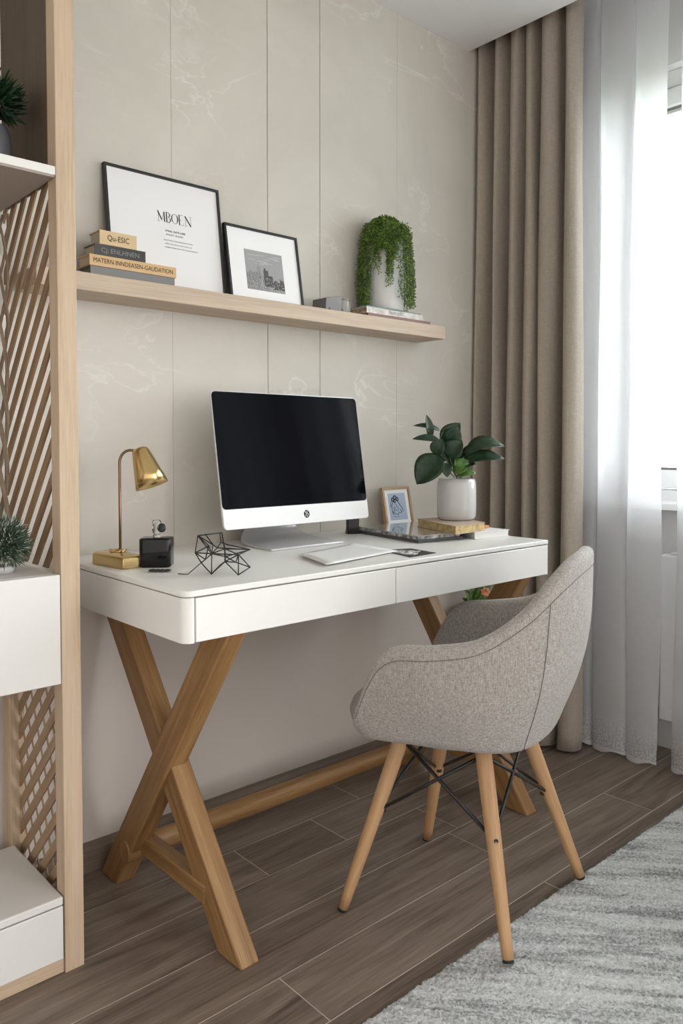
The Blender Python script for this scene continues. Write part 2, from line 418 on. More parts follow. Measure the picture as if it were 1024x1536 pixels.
for (a, b_) in ((.425, OY1 - fw_ - .003), (OY0 + fw_ + .003, .315)):
    sm_ = MB(); s0, s1 = OZ0 + .048, OZ1 - .063; sw = .085 if a > .4 else .08
    L1 = 1.313 if a > .4 else b_ - sw
    sm_.box((XF - .012, a, s0), (XF + .05, a + sw, s1)); sm_.box((XF - .012, L1, s0), (XF + .05, b_, s1))
    sm_.box((XF - .012, a + sw, s0), (XF + .05, L1, s0 + .062)); sm_.box((XF - .012, a + sw, s1 - .06), (XF + .05, L1, s1))
    so = obj('sash', sm_, M['white'], wr, bevel=.004)
    gm = MB(); e = .009
    gm.box((XF + .002, a + sw, s0 + .062), (XF + .03, a + sw + e, s1 - .06)); gm.box((XF + .002, L1 - e, s0 + .062), (XF + .03, L1, s1 - .06))
    gm.box((XF + .002, a + sw, s0 + .062), (XF + .03, L1, s0 + .062 + e)); gm.box((XF + .002, a + sw, s1 - .06 - e), (XF + .03, L1, s1 - .06))
    obj('gasket', gm, M['grey_cover'], so, 'dark grey rubber seal')
    pm = MB(); pm.box((XF + .014, a + sw, s0 + .062), (XF + .022, L1, s1 - .06)); obj('pane', pm, M['pane'], so)
sl = MB(); sl.box((XW - .09, OY0 - .05, OZ0 - .018), (XF + .02, OY1 + .03, OZ0 + .007))
obj('window_sill', sl, M['white'], wr, bevel=.004)

# radiator under the sill
rd = thing('radiator', 'white panel radiator on the window wall below the sill', 'radiator', (XW - .06, .55, .12))
rb = MB(); rb.box((XW - .085, .02, .12), (XW - .055, 1.195, .665)); rb.box((XW - .035, .02, .14), (XW - .015, 1.185, .645))
obj('panel', rb, M['radiator'], rd, bevel=.006)
rg = MB()
for i in range(24): rg.box((XW - .083, .04 + i * .0475, .667), (XW - .02, .07 + i * .0475, .672))
obj('top_grille', rg, M['radiator'], rd)
rv_ = MB(); rv_.tube([(XW - .05, 1.22, .152), (XW - .05, 1.22, .05), (XW - .05, 1.22, .001)], .008); obj('pipe', rv_, M['radiator'], rd)
rv_ = MB(); rv_.tube([(XW - .05, 1.19, .16), (XW - .05, 1.245, .16)], .012); obj('valve', rv_, M['radiator'], rd)
for yb_ in (.2, 1.0):
    rv_ = MB(); rv_.box((XW - .014, yb_, .2), (XW - .0005, yb_ + .03, .23)); obj('bracket', rv_, M['radiator'], rd)

# ------------------------------------------------------------------ curtains
def catmull(P, n=8, closed=False):
    P = [Vector(p) for p in P]; out = []
    for i in range(len(P) - 1):
        p0 = P[max(i - 1, 0)]; p1 = P[i]; p2 = P[i + 1]; p3 = P[min(i + 2, len(P) - 1)]
        for k in range(n):
            t = k / n
            out.append(.5 * ((2 * p1) + (p2 - p0) * t + (2 * p0 - 5 * p1 + 4 * p2 - p3) * t * t + (3 * p1 - p0 - 3 * p2 + p3) * t ** 3))
    out.append(P[-1]); return out
xf, xb = 2.235, 2.305
path = [(2.29, 1.782), (2.215, 1.768), (2.29, 1.742), (2.30, 1.728), (2.235, 1.705), (2.228, 1.69), (2.300, 1.672), (2.305, 1.660), (2.238, 1.640), (2.232, 1.618), (2.300, 1.602),
        (2.305, 1.590), (2.236, 1.577), (2.232, 1.552), (2.302, 1.540), (2.306, 1.527), (2.236, 1.517), (2.230, 1.490), (2.262, 1.468), (2.322, 1.462), (2.326, 1.440), (2.262, 1.436), (2.236, 1.424), (2.234, 1.405), (2.258, 1.388), (2.31, 1.392), (2.33, 1.41)]
base = catmull([(a, b_, 0) for a, b_ in path], 7)
nz = 46; grid = []
for i in range(nz + 1):
    t = i / nz; z = .012 + (2.53 - .012) * t
    amp = 1 + .12 * math.sin(z * 1.7 + .4)
    row = []
    for j, p in enumerate(base):
        u = j / (len(base) - 1)
        wob = .010 * math.sin(z * 2.1 + u * 17) * (1 - t * .6) + .005 * math.sin(z * 4.7 + u * 31)
        x = 2.27 + (p.x - 2.27) * amp * (1 - .25 * t) + wob * .5
        yy = p.y + wob * .7 * (1 if 0.03 < u else 0) + .012 * (1 - t) * (u - .3) * (-1)
        if z < .05: x += -.006 * math.sin(u * 40)
        row.append(Vector((x, min(yy, 1.782), z)))
    grid.append(row)
dm = MB(); dm.sheet(grid)
dr = obj('drape', dm, M['drape_fabric'], origin=(2.27, 1.57, 0))
sdm = dr.modifiers.new('thick', 'SOLIDIFY'); sdm.thickness = .003
tag(dr, 'taupe floor-length drape gathered in deep folds in the corner', 'curtain')
# curtain track in the recess
tk = MB(); tk.box((2.255, Y0 + .3, 2.53), (2.285, 1.78, 2.56)); tk.box((2.365, Y0 + .3, 2.53), (2.395, 1.78, 2.56))
tag(obj('curtain_track', tk, M['white'], origin=(2.32, 0, 2.53)), 'white double curtain track in the ceiling recess above the sheer', 'curtain track')
# sheer
def sheer_panel(ystart, ws, label):
    pts = [(2.385, ystart + .01)]; y = ystart
    for wd in ws:
        pts += [(2.372, y - .01), (2.362, y - wd * .5), (2.368, y - wd + .004), (2.388, y - wd - .004), (2.412, y - wd + .018), (2.418, y - wd + .006), (2.400, y - wd - .010)]
        y -= wd
    pts = pts[:-4]
    base = catmull([(a, b_, 0) for a, b_ in pts], 5); grid = []
    nz = 60
    for i in range(nz + 1):
        t = i / nz; z = .008 + (2.53 - .008) * t
        row = []
        for j, p in enumerate(base):
            u = p.y; fl_ = (1 - t) ** 1.5
            x = 2.385 + (p.x - 2.385) * (1 + .45 * fl_) + .008 * math.sin(u * 9 + z * 1.3) * (1 - t)
            yy = p.y + .005 * math.sin(z * 3 + u * 14) * (1 - t) + .003 * math.sin(z * 6.1 + u * 23)
            zz = z + (.008 * math.sin(u * 50) if i < 2 else 0)
            row.append(Vector((x, yy, max(zz, .003))))
        grid.append(row)
    sm2 = MB(); sm2.sheet(grid)
    so = obj('sheer_curtain', sm2, M['sheer'], origin=(2.385, ystart - .2, 0))
    tag(so, label, 'curtain', 'sheer curtains at the window')
sheer_panel(1.455, (.075, .115, .125), 'narrow white sheer curtain panel next to the taupe drape')
sheer_panel(1.098, (.125, .12, .11, .14, .12, .13, .12, .115, .13, .12, .14, .12, .125, .13), 'wide white sheer curtain panel at the right edge of the photo')
# second drape at the far side of the window (outside the frame)
grid = []
for i in range(21):
    z = .012 + 2.518 * i / 20
    grid.append([Vector((2.27 + .035 * math.sin(u * 44), -.55 - u * .5 + .01 * math.sin(z * 2 + u * 9), z)) for u in [k / 90 for k in range(91)]])
dm = MB(); dm.sheet(grid); d2 = obj('drape', dm, M['drape_fabric'], origin=(2.27, -.8, 0)); d2.modifiers.new('thick', 'SOLIDIFY').thickness = .003
tag(d2, 'taupe drape at the near end of the window outside the picture', 'curtain')

# ------------------------------------------------------------------ rug
import numpy as np
rx0, rx1, ry0, ry1 = .1, 2.33, -.75, .972
nx, ny = 480, 370
rng = np.random.default_rng(3)
ax = np.linspace(rx0, rx1, nx); ay = np.linspace(ry1, ry0, ny)
X, Y = np.meshgrid(ax, ay)
Z = .008 + rng.uniform(0, .0045, X.shape)
X = X + rng.uniform(-.0015, .0015, X.shape); Y = Y + rng.uniform(-.0015, .0015, X.shape)
Z[0, :] = .001; Z[-1, :] = .001; Z[:, 0] = .001; Z[:, -1] = .001
co = np.stack([X, Y, Z], -1).reshape(-1, 3)
off = np.array([1.2, .1, 0.])
ii = np.arange(ny * nx).reshape(ny, nx)
fa = np.stack([ii[:-1, :-1], ii[1:, :-1], ii[1:, 1:], ii[:-1, 1:]], -1).reshape(-1, 4)
me = bpy.data.meshes.new('rug'); me.vertices.add(len(co)); me.vertices.foreach_set('co', (co - off).ravel())
me.loops.add(fa.size); me.loops.foreach_set('vertex_index', fa.ravel()); me.polygons.add(len(fa))
me.polygons.foreach_set('loop_start', np.arange(0, fa.size, 4)); me.polygons.foreach_set('loop_total', np.full(len(fa), 4))
me.update(calc_edges=True); me.validate(); me.materials.append(M['rug'])
ro = bpy.data.objects.new('rug', me); COL.objects.link(ro); ro.location = off
tag(ro, 'thick pale and mid grey streaked rug on the plank floor', 'rug')

# ------------------------------------------------------------------ DESK
XL, XR, YF, ZT, ZB = .7129, 1.8494, 1.2133, .76, .6653
YB = 1.783
desk = thing('desk', 'white lacquered writing desk on crossed oak legs with two drawers', 'desk', ((XL + XR) / 2, (YF + YB) / 2, 0))
rc = .02
def arc(cx, cy, r, a0, a1, n=8): return [(cx + r * math.cos(R(a0 + (a1 - a0) * i / n)), cy + r * math.sin(R(a0 + (a1 - a0) * i / n))) for i in range(n + 1)]
top = arc(XL + rc, YF + rc, rc, 180, 270) + [(XR, YF), (XR, YB), (XL, YB)]
tm = MB(); tm.prism(top, .7485, ZT); obj('tabletop', tm, M['lacquer'], desk, bevel=.002)
body = arc(XL + rc, YF + rc, rc, 180, 270) + [(XL + rc + .002, YF + .02), (XR - .006, YF + .02), (XR - .006, YF + .002), (XR, YF + .002), (XR, YB), (XL, YB)]
bm_ = MB(); bm_.prism(body, ZB, .7472); obj('case', bm_, M['lacquer'], desk)
xm = 1.2512
for a, b_ in ((XL + rc + .0035, xm - .001), (xm + .001, XR - .007)):
    d = MB(); d.box((a, YF + .0002, ZB + .0005), (b_, YF + .019, .7462)); obj('drawer', d, M['lacquer'], desk, bevel=.0015)
def bar(mb, p0, p1, wid, thk, side, cut0=None, cut1=None):
    """rectangular bar from p0 to p1; 'side' is the direction of thickness; ends cut level"""
    p0 = Vector(p0); p1 = Vector(p1); t = (p1 - p0).normalized(); s_ = Vector(side); s_ = (s_ - t * s_.dot(t)).normalized(); w_ = t.cross(s_)
    rings = []
    for p in (p0, p1):
        ring = []
        for a, b_ in ((-1, -1), (1, -1), (1, 1), (-1, 1)):
            q = p + s_ * thk / 2 * a + w_ * wid / 2 * b_
            if abs(t.z) > .3 and (cut0 if p is p0 else cut1): q = q - t * ((q.z - p.z) / t.z)
            ring.append(q)
        rings.append(ring)
    mb.ring_loft(rings, smooth=False)
    return mb
for xc_, dx in ((.845, .02), (1.812, .0)):
    a = MB(); bar(a, (xc_ - dx, 1.715, ZB), (xc_ + dx + .0, 1.272, 0), .066, .046, (1, 0, 0), 1, 1); obj('leg', a, M['oak_warm'], desk, bevel=.004)
    b = MB(); bar(b, (xc_ + dx * .4, 1.285, ZB), (xc_ - dx - .004, 1.715, 0), .066, .0455, (1, 0, 0), 1, 1); lb = obj('leg', b, M['oak_warm'], desk, bevel=.004)
    bo = MB(); bo.lathe([(.0, -.001), (.0065, -.001), (.0075, .0), (.0075, .0015), (.005, .002), (.0, .0012)], (xc_ - .0275, 1.515, .345), 20, Matrix.Rotation(R(-90), 4, 'Y')); obj('bolt', bo, M['black_satin'], lb, 'small dark bolt head')
    cr = MB(); bar(cr, (xc_ + .002, 1.64, .105), (xc_ + .004, 1.345, .105), .04, .034, (1, 0, 0)); obj('cross_rail', cr, M['oak_warm'], desk, bevel=.004)
st = MB(); st.ring_loft([[Vector((x, 1.635 + .021 * math.cos(a), .092 + .026 * math.sin(a))) for a in [2 * math.pi * k / 16 for k in range(16)]] for x in [.80 + i * (1.825 - .80) / 12 for i in range(13)]])
obj('stretcher', st, M['oak_warm'], desk)

# ------------------------------------------------------------------ CHAIR
CC = Vector((1.366, 1.11, 0)); A1 = R(12.7); A2 = R(23)
def Wc(r, f, z, a): return Vector((CC.x + r * math.cos(a) - f * math.sin(a), CC.y + r * math.sin(a) + f * math.cos(a), z))
chair = thing('armchair', 'grey woven fabric tub armchair on four round oak legs', 'chair', CC)
RIM = [(0, 0, -.27, .786), (.15, .10, -.262, .780), (.30, .172, -.235, .750), (.42, .222, -.187, .696), (.55, .256, -.105, .637), (.68, .266, -.01, .614), (.80, .262, .062, .605), (.865, .257, .100, .584), (.92, .249, .130, .54), (.965, .238, .156, .482), (1.0, .222, .174, .437), (1.25, .13, .193, .420), (1.5, .0, .198, .418)]
LOW = [(0, 0, -.208, .440), (.15, .105, -.200, .440), (.30, .178, -.172, .438), (.42, .214, -.122, .437), (.55, .227, -.055, .437), (.68, .228, .005, .437), (.80, .229, .05, .432), (.865, .227, .075, .427), (.92, .224, .112, .423), (.965, .217, .140, .418), (1.0, .205, .160, .412), (1.25, .12, .170, .407), (1.5, 0, .175, .406)]
def interp(T, s):
    s = abs(s); sg = 1
    for i in range(len(T) - 1):
        if s <= T[i + 1][0] + 1e-9:
            u = (s - T[i][0]) / (T[i + 1][0] - T[i][0])
            def g(k): 
                j = min(max(k, 0), len(T) - 1); v = Vector(T[j][1:])
                if k < 0: v = Vector(T[-k][1:]); v.x = -v.x
                if k > len(T) - 1: v = Vector(T[2 * (len(T) - 1) - k][1:]); v.x = -v.x
                return v
            p0, p1, p2, p3 = g(i - 1), g(i), g(i + 1), g(i + 2)
            # centripetal-ish: scale tangents by local spacing
            return .5 * ((2 * p1) + (p2 - p0) * u + (2 * p0 - 5 * p1 + 4 * p2 - p3) * u * u + (3 * p1 - p0 - 3 * p2 + p3) * u ** 3)
    return Vector(T[-1][1:])
def shellP(s, v):
    rim = interp(RIM, s); low = interp(LOW, s)
    if s < 0: rim.x = -rim.x; low.x = -low.x
    out = Vector((low.x, low.y + .0, 0)); out.normalize()
    h = rim.z - low.z; zb = .388; fade = 1 if abs(s) < .7 else max(.25, 1 - (abs(s) - .7) * 3)
    if v < .62:
        t = v / .62
        return rim.lerp(low, t) + out * (.05 * min(h, .4) + .006) * fade * math.sin(math.pi * t ** 1.15)
    a = (v - .62) / .38 * math.pi / 2
    k = max(0., math.cos(a)) ** .85
    return Vector((low.x * k, low.y * k, low.z - (low.z - zb) * math.sin(a)))
def shellN(s, v):
    e = .004
    a = shellP(s + e, v) - shellP(s - e, v); b_ = shellP(s, min(v + e, 1)) - shellP(s, max(v - e, 0))
    n = a.cross(b_)
    if n.length < 1e-12: return Vector((0, 0, -1))
    n.normalize()
    c = shellP(s, v); o_ = Vector((c.x, c.y, 0))
    if n.dot(Vector((o_.x, o_.y, -.25))) < 0: n = -n
    return n
NS = 132; TH = .034; rings = []
for i in range(NS):
    s = -1.5 + 3 * i / NS
    sec = []
    for k in range(0, 31): sec.append(shellP(s, 1 - k / 30 * 1.0 if k < 30 else 0.0))
    n0 = shellN(s, 0.01); p = shellP(s, 0); up = (shellP(s, 0) - shellP(s, .06)).normalized()
    front = abs(s) > 1.0
    th = TH if abs(s) < .86 else TH * max(.35, 1 - (abs(s) - .86) * 4.5)
    cpt = p - n0 * th / 2
    for k in range(1, 8):
        a = math.pi * k / 8
        sec.append(cpt + n0 * math.cos(a) * th / 2 + up * math.sin(a) * th / 2)
    for k in range(0, 13):
        v = k / 12 * .56
        sec.append(shellP(s, v) - shellN(s, max(v, .01)) * th)
    rings.append([Wc(*q, A2) for q in sec])
mb = MB(); b0 = 0; n = len(rings[0])
for rr in rings: mb.v += rr
for i in range(NS):
    j = (i + 1) % NS
    for k in range(n - 1):
        mb.face((i * n + k, j * n + k, j * n + k + 1, i * n + k + 1), smooth=True)
sh = obj('shell', mb, M['chair_fabric'], chair)
wd = sh.modifiers.new('weld', 'WELD'); wd.merge_threshold = .0004
# cushion
def superring(cx, cy, rx, ry, z, e=2.6, n=48):
    o_ = []
    for k in range(n):
        a = 2 * math.pi * k / n; c, s = math.cos(a), math.sin(a)
        o_.append(Wc(cx + rx * math.copysign(abs(c) ** (2 / e), c), cy + ry * math.copysign(abs(s) ** (2 / e), s), z, A2))
    return o_
cu = MB(); cu.ring_loft([superring(0, .046, rx, ry, z - .010) for rx, ry, z in ((.165, .165, .408), (.185, .19, .412), (.196, .203, .424), (.198, .206, .440), (.193, .200, .456), (.175, .178, .467), (.10, .10, .471), (.01, .01, .472))])
obj('seat_cushion', cu, M['chair_fabric'], chair)
# piping line just under the rim and side seams
pp = MB()
def off_(s, v, d=.0006): 
    return Wc(*(shellP(s, v) + shellN(s, v) * d), A2)
pp.tube([off_(-.98 + 1.96 * k / 150, .034) for k in range(151)], .0008, 6)
obj('rim_piping', pp, M['thread'], chair, 'dark stitched piping line below the rim')
for sg in (-1, 1):
    q = MB(); q.tube([off_(sg * (.335 - .05 * k / 60), .034 + .80 * k / 60) for k in range(61)], .0008, 6); obj('side_seam', q, M['thread'], chair, 'thin dark seam down the back corner')
# legs
tops = {'A': (-.105, .10), 'B': (.10, .10), 'C': (.105, -.10), 'D': (-.088, -.088)}
feet = {'A': (1.124, 1.252), 'B': (1.493, 1.335), 'C': (1.609, .961), 'D': (1.237, .893)}
LG = {}; LO = {}
for k in 'ABCD':
    t = Wc(*tops[k], .375, A1); t = Vector((*feet[k], 0)) + (t - Vector((*feet[k], 0))) * 1.075; f = Vector((*feet[k], .0)); zf = .012 if k == 'D' or k == 'C' else 0.0
    f.z = .0128 if k in 'CD' else .0
    LG[k] = (t, f)
    m_ = MB(); pts = [t.lerp(f, i / 10) for i in range(11)]
    d_ = (f - t).normalized(); pts[-1] = f - d_ * .006
    m_.tube(pts, [.0165, .0172, .0172, .0168, .0162, .0155, .0148, .0140, .0132, .0124, .0118], 20)
    lo = obj('leg', m_, M['oak_leg'], chair); LO[k] = lo
    m_ = MB(); m_.tube([f - d_ * .006, f], .0112, 16); obj('foot_pad', m_, M['rubber'], lo, 'black rubber pad')
    if k == 'D':
        q = t.lerp(f, .46); side = Vector((-.745, -.35, 0)).normalized()
        m_ = MB(); rot = Vector((0, 0, 1)).rotation_difference(Vector((-.55, -.83, 0)).normalized()).to_matrix().to_4x4()
        m_.lathe([(.0, -.002), (.0045, -.002), (.0045, .001), (.003, .0016), (.003, .0005), (0, .0005)], q + Vector((-.55, -.83, 0)).normalized() * .0163, 16, rot); obj('screw', m_, M['black_satin'], lo, 'black screw head')
def onleg(k, u): return LG[k][0].lerp(LG[k][1], u)
wires = []
for a, b_ in (('A', 'B'), ('B', 'C'), ('C', 'D'), ('D', 'A')):
    m_ = MB(); m_.tube([onleg(a, .08), onleg(b_, .47)], .0040, 8); m_.tube([onleg(b_, .08), onleg(a, .47)], .0040, 8)
    obj('brace_rod', m_, M['black_satin'], chair, 'thin black crossed metal rods')
for k in 'ABCD':
    for u in (.08, .47):
        q = onleg(k, u); inn = (Vector((CC.x, CC.y, q.z)) - q).normalized()
        m_ = MB(); m_.lathe([(.0, -.004), (.006, -.003), (.0075, 0), (.006, .003), (.0, .004)], q + inn * .015, 12); obj('brace_joint', m_, M['black_satin'], LO[k], 'black round rod joint')
m_ = MB(); m_.box((-.08, -.08, .378), (.08, .08, .386), Matrix.Translation(CC) @ Matrix.Rotation(A1, 4, 'Z'));
for k in 'ABCD':
    q = onleg(k, .03); m_.tube([q, Vector((CC.x * .8 + q.x * .2, CC.y * .8 + q.y * .2, .378))], .006, 8)
obj('base_plate', m_, M['black_satin'], chair, bevel=.003)

# ------------------------------------------------------------------ LEFT DIVIDER UNIT
dv = thing('lattice_divider', 'tall pale oak divider post with slatted side beside the desk', 'room divider', (.605, 1.62, 0))
p = MB(); p.box((.589, 1.456, 0.0), (.627, 1.495, ZC)); obj('front_post', p, M['oak_pale'], dv, bevel=.0015)
p = MB(); p.box((.580, 1.722, 0.0), (.612, 1.762, .70)); obj('rear_post', p, M['oak_pale'], dv, bevel=.0015)
p = MB(); p.box((.596, 1.495, 1.53), (.606, 1.762, ZC)); obj('side_panel', p, M['dark_panel'], dv, 'dark brown upper side panel')
def clip_slats(y0, y1, z0, z1, slope, pitch, width, x0, x1, phase=0., inv=1):
    m = MB(); ang = math.atan(slope); H_ = width / math.cos(ang)   # vertical height of a slat
    W_ = y1 - y0; zz = z0 - slope * W_ + phase
    while zz < z1 + slope * W_:
        # line z = zz + slope*(y1-y) (descends towards +y) ; polygon clipped to rect
        poly = [(y1, zz), (y0, zz + slope * W_), (y0, zz + slope * W_ + H_), (y1, zz + H_)] if inv == 1 else [(y0, zz), (y1, zz + slope * W_), (y1, zz + slope * W_ + H_), (y0, zz + H_)]
        for lim, sgn in ((z0, 1), (z1, -1)):
            o2 = []
            for i in range(len(poly)):
                a, b_ = poly[i], poly[(i + 1) % len(poly)]
                ia, ib = (a[1] - lim) * sgn >= 0, (b_[1] - lim) * sgn >= 0
                if ia: o2.append(a)
                if ia != ib:
                    t = (lim - a[1]) / (b_[1] - a[1]); o2.append((a[0] + (b_[0] - a[0]) * t, lim))
            poly = o2
            if not poly: break
        if len(poly) >= 3:
            n = len(poly); b0 = len(m.v); ru = random.uniform(0, 9)
            for x in (x0, x1):
                for (yy, zq) in poly: m.v.append(Vector((x, yy, zq)))
            def U(i): q = m.v[i]; return (q.y * -math.cos(ang) * inv + q.z * math.sin(ang) + ru, q.y * math.sin(ang) * inv + q.z * math.cos(ang) + q.x)
            m.face([b0 + i for i in range(n)], [U(b0 + i) for i in range(n)]); m.face([b0 + n + i for i in reversed(range(n))], [U(b0 + n + i) for i in reversed(range(n))])
            for i in range(n):
                j = (i + 1) % n; q = (b0 + i, b0 + n + i, b0 + n + j, b0 + j); m.face(q, [U(k) for k in q])
        zz += pitch
    return m
lt = clip_slats(1.495, 1.775, .775, 1.53, 1.17, .066, .0190, .600, .604); obj('slat_panel', lt, M['slat'], dv, 'brown diagonal slats')
lt = clip_slats(1.495, 1.735, .029, .70, 1.0, .0525, .0195, .600, .6035); lp = obj('lattice_panel', lt, M['slat2'], dv, 'crossed brown lattice')
lt = clip_slats(1.495, 1.735, .029, .70, 2.1, .100, .006, .604, .606, .02, -1); obj('cross_slats', lt, M['slat2'], lp)
pl = MB(); pl.box((-.4, 1.462, 0.0), (.589, 1.775, .028)); obj('plinth', pl, M['oak_pale'], dv, bevel=.0015)
cs = thing('floor_cabinet', 'low white cabinet on the floor left of the divider post', 'cabinet', (.1, 1.62, .028))
p = MB(); p.box((-.4, 1.474, .0285), (.5785, 1.72, .1345)); obj('body', p, M['unit_white'], cs)
p = MB(); p.box((-.4, 1.456, .136), (.5865, 1.72, .152)); obj('top', p, M['unit_white'], cs, bevel=.003)
p = MB(); p.box((-.4, 1.457, .0295), (.5865, 1.4735, .1335)); obj('drawer', p, M['unit_white'], cs, bevel=.002)
cm = thing('hanging_cabinet', 'white box cabinet at desk height left of the divider post', 'cabinet', (.1, 1.62, .565))
p = MB(); p.box((-.4, 1.474, .565), (.588, 1.783, .775)); obj('body', p, M['unit_white'], cm, bevel=.003)
p = MB(); p.box((-.4, 1.456, .565), (.588, 1.4735, .775)); obj('door', p, M['unit_white'], cm, bevel=.002)
p = MB(); p.box((-.4, 1.456, 1.5245), (.5885, 1.760, 1.541)); us = obj('upper_shelf', p, M['unit_white'], origin=(.1, 1.6, 1.523), bevel=.0015); p = MB(); p.box((-.398, 1.458, 1.5205), (.587, 1.758, 1.5244)); obj('underside', p, pb('taupe_underside', (.30, .245, .21), .6), us, 'taupe underside')  # thin added panel makes the underside darker than the white shelf
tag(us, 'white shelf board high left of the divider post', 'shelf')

# twisted branch in front of the slats
tb = MB(); rr = random.Random(4)
for s_ in range(3):
    pts = []
    for i in range(30):
        t = i / 29; pts.append((.565 + .010 * math.sin(t * 15 + s_ * 2.1), 1.708 - .035 * t + .011 * math.cos(t * 15 + s_ * 2.1) + rr.uniform(-.002, .002), .776 + .72 * t))
    tb.tube(pts, [.0055 - .003 * i / 29 for i in range(30)], 8)
tw = obj('twisted_branch', tb, M['bark'], origin=(.565, 1.7, .776))
tag(tw, 'dry twisted branch standing on the white cabinet against the slats', 'branch')

def spiky(mb, c, rad, n, length, wid, rng, zmin=-1, squash=1.):
    for i in range(n):
        while True:
            d = Vector((rng.gauss(0, 1), rng.gauss(0, 1), rng.gauss(0, 1))).normalized()
            if d.z > zmin: break
        st_ = Vector(c) + Vector((d.x, d.y, d.z * squash)) * rad * rng.uniform(.3, .85)
        d2 = (d + Vector((rng.gauss(0, .35), rng.gauss(0, .35), rng.gauss(.15, .3)))).normalized()
        e = st_ + d2 * length * rng.uniform(.7, 1.2); sd = d2.orthogonal().normalized(); sd.rotate(Matrix.Rotation(rng.uniform(0, 6.3), 3, d2))
        m = st_.lerp(e, .45); nn = d2.cross(sd) * wid * .5
        b = len(mb.v); mb.v += [st_, m + sd * wid + nn, e, m - sd * wid + nn, m - nn]
        mb.face((b, b + 1, b + 4)); mb.face((b + 1, b + 2, b + 4)); mb.face((b, b + 4, b + 3)); mb.face((b + 4, b + 2, b + 3))
rg_ = random.Random(9)
sp = thing('spiky_shrub', 'round dark green shrub with frosted tips on the white cabinet', 'plant', (.512, 1.548, .775))
p = MB(); p.lathe([(.0, .0), (.020, .0), (.022, .008), (.023, .014), (.019, .014), (.0, .012)], (.512, 1.548, .7755)); obj('pot', p, M['ceramic_white'], sp)
f1 = MB(); spiky(f1, (.512, 1.548, .832), .052, 2400, .020, .0012, rg_, -.85); 
for q_ in f1.v: q_.z = max(q_.z, .7765)
fo = obj('foliage', f1, M['needle'], sp)
f2 = MB(); spiky(f2, (.514, 1.546, .834), .058, 900, .013, .0007, rg_, -.8); 
for q_ in f2.v: q_.z = max(q_.z, .7765)
obj('frosted_tips', f2, M['needle_tip'], fo, 'pale frosted needle tips')
up_ = thing('potted_plant', 'small dark leafy plant in a round grey pot on the high white shelf', 'plant', (.520, 1.60, 1.541))
p = MB(); p.lathe([(.0, .0), (.022, .0), (.034, .02), (.039, .045), (.037, .075), (.031, .096), (.028, .098), (.026, .092), (0, .09)], (.520, 1.60, 1.5415)); obj('pot', p, M['pot_grey'], up_)
p = MB(); spiky(p, (.520, 1.60, 1.685), .05, 420, .038, .0045, rg_, -.5); obj('foliage', p, M['leaf_dark'], up_)

# ------------------------------------------------------------------ WALL SHELF + items
ZS = 1.4009
p = MB(); p.box((.629, 1.6647, 1.3607), (1.942, YW - .0045, ZS)); tag(obj('floating_shelf', p, M['oak_shelf'], origin=(1.28, 1.72, 1.36), bevel=.0012), 'long pale oak floating shelf on the wall above the desk', 'shelf')

def textmesh(s, size, font_shear=0, space=1.0):
    cu = bpy.data.curves.new('t', 'FONT'); cu.body = s; cu.size = size; cu.align_x = 'CENTER'; cu.align_y = 'CENTER'; cu.extrude = .0001; cu.shear = font_shear; cu.space_character = space; cu.resolution_u = 3
    o = bpy.data.objects.new('t', cu); COL.objects.link(o); dg = bpy.context.evaluated_depsgraph_get(); dg.update()
    me = bpy.data.meshes.new_from_object(o.evaluated_get(dg)); bpy.data.objects.remove(o); bpy.data.curves.remove(cu)
    return me
def facing_front(cx, y, cz, sx=1., tilt=0., bold=0):   # text plane local xy -> world xz facing -y
    return Matrix.Translation((cx, y, cz)) @ Matrix.Rotation(R(90) - tilt, 4, 'X') @ Matrix.Diagonal((sx, 1, 1, 1))

def book(name, label, x0, x1, y0, y1, z0, z1, cov, pages, group=None, spine='front', text=None, tmat=None, tsize=.012, tsx=1., ang=0.):
    """closed book lying flat; spine towards -y"""
    c = Vector(((x0 + x1) / 2, (y0 + y1) / 2, z0)); rot = Matrix.Translation(c) @ Matrix.Rotation(ang, 4, 'Z') @ Matrix.Translation(-c)
    t = thing(name, label, 'book', c, group); ct = min(.0022, (z1 - z0) * .16)
    m = MB(); m.box((x0, y0, z0), (x1, y1, z0 + ct), rot); m.box((x0, y0, z1 - ct), (x1, y1, z1), rot); m.box((x0, y0, z0 + ct), (x1, y0 + ct, z1 - ct), rot); obj('cover', m, cov, t)
    m = MB(); e = .003; m.box((x0 + e, y0 + ct, z0 + ct), (x1 - e, y1 - e, z1 - ct), rot); obj('pages', m, pages, t)
    if text:
        me = textmesh(text, tsize); m = MB(); m.add_mesh(me, rot @ facing_front((x0 + x1) / 2, y0 - .0003, (z0 + z1) / 2, tsx)); obj('spine_lettering', m, tmat or M['ink'], t)
    return t
g_ = 'books stacked on the left end of the shelf'
book('book', 'grey book at the bottom of the stack on the left end of the shelf', .752, .962, 1.672, 1.732, ZS + .0003, 1.4195, M['grey_cover'], M['grey_cover'], g_)
book('book', 'wide tan book with long dark title on its spine, second from the bottom', .749, .965, 1.670, 1.732, 1.420, 1.4445, M['tan'], M['pages'], g_, text='MATERN INNDEASEN-GAUDATION', tsize=.0145, tsx=.86)
book('book', 'black and silver patterned book between the two tan ones', .764, .888, 1.676, 1.732, 1.445, 1.471, M['black_satin'], M['pages'], g_, text='Cj: ENLHNEN', tmat=M['ink_soft'], tsize=.015, tsx=1.05)
book('book', 'short light tan book on top of the stack, script title on spine', .776, .866, 1.676, 1.732, 1.4715, 1.503, M['tan_light'], M['pages'], g_, text='Qu-ESIC', tsize=.018, tsx=.85)

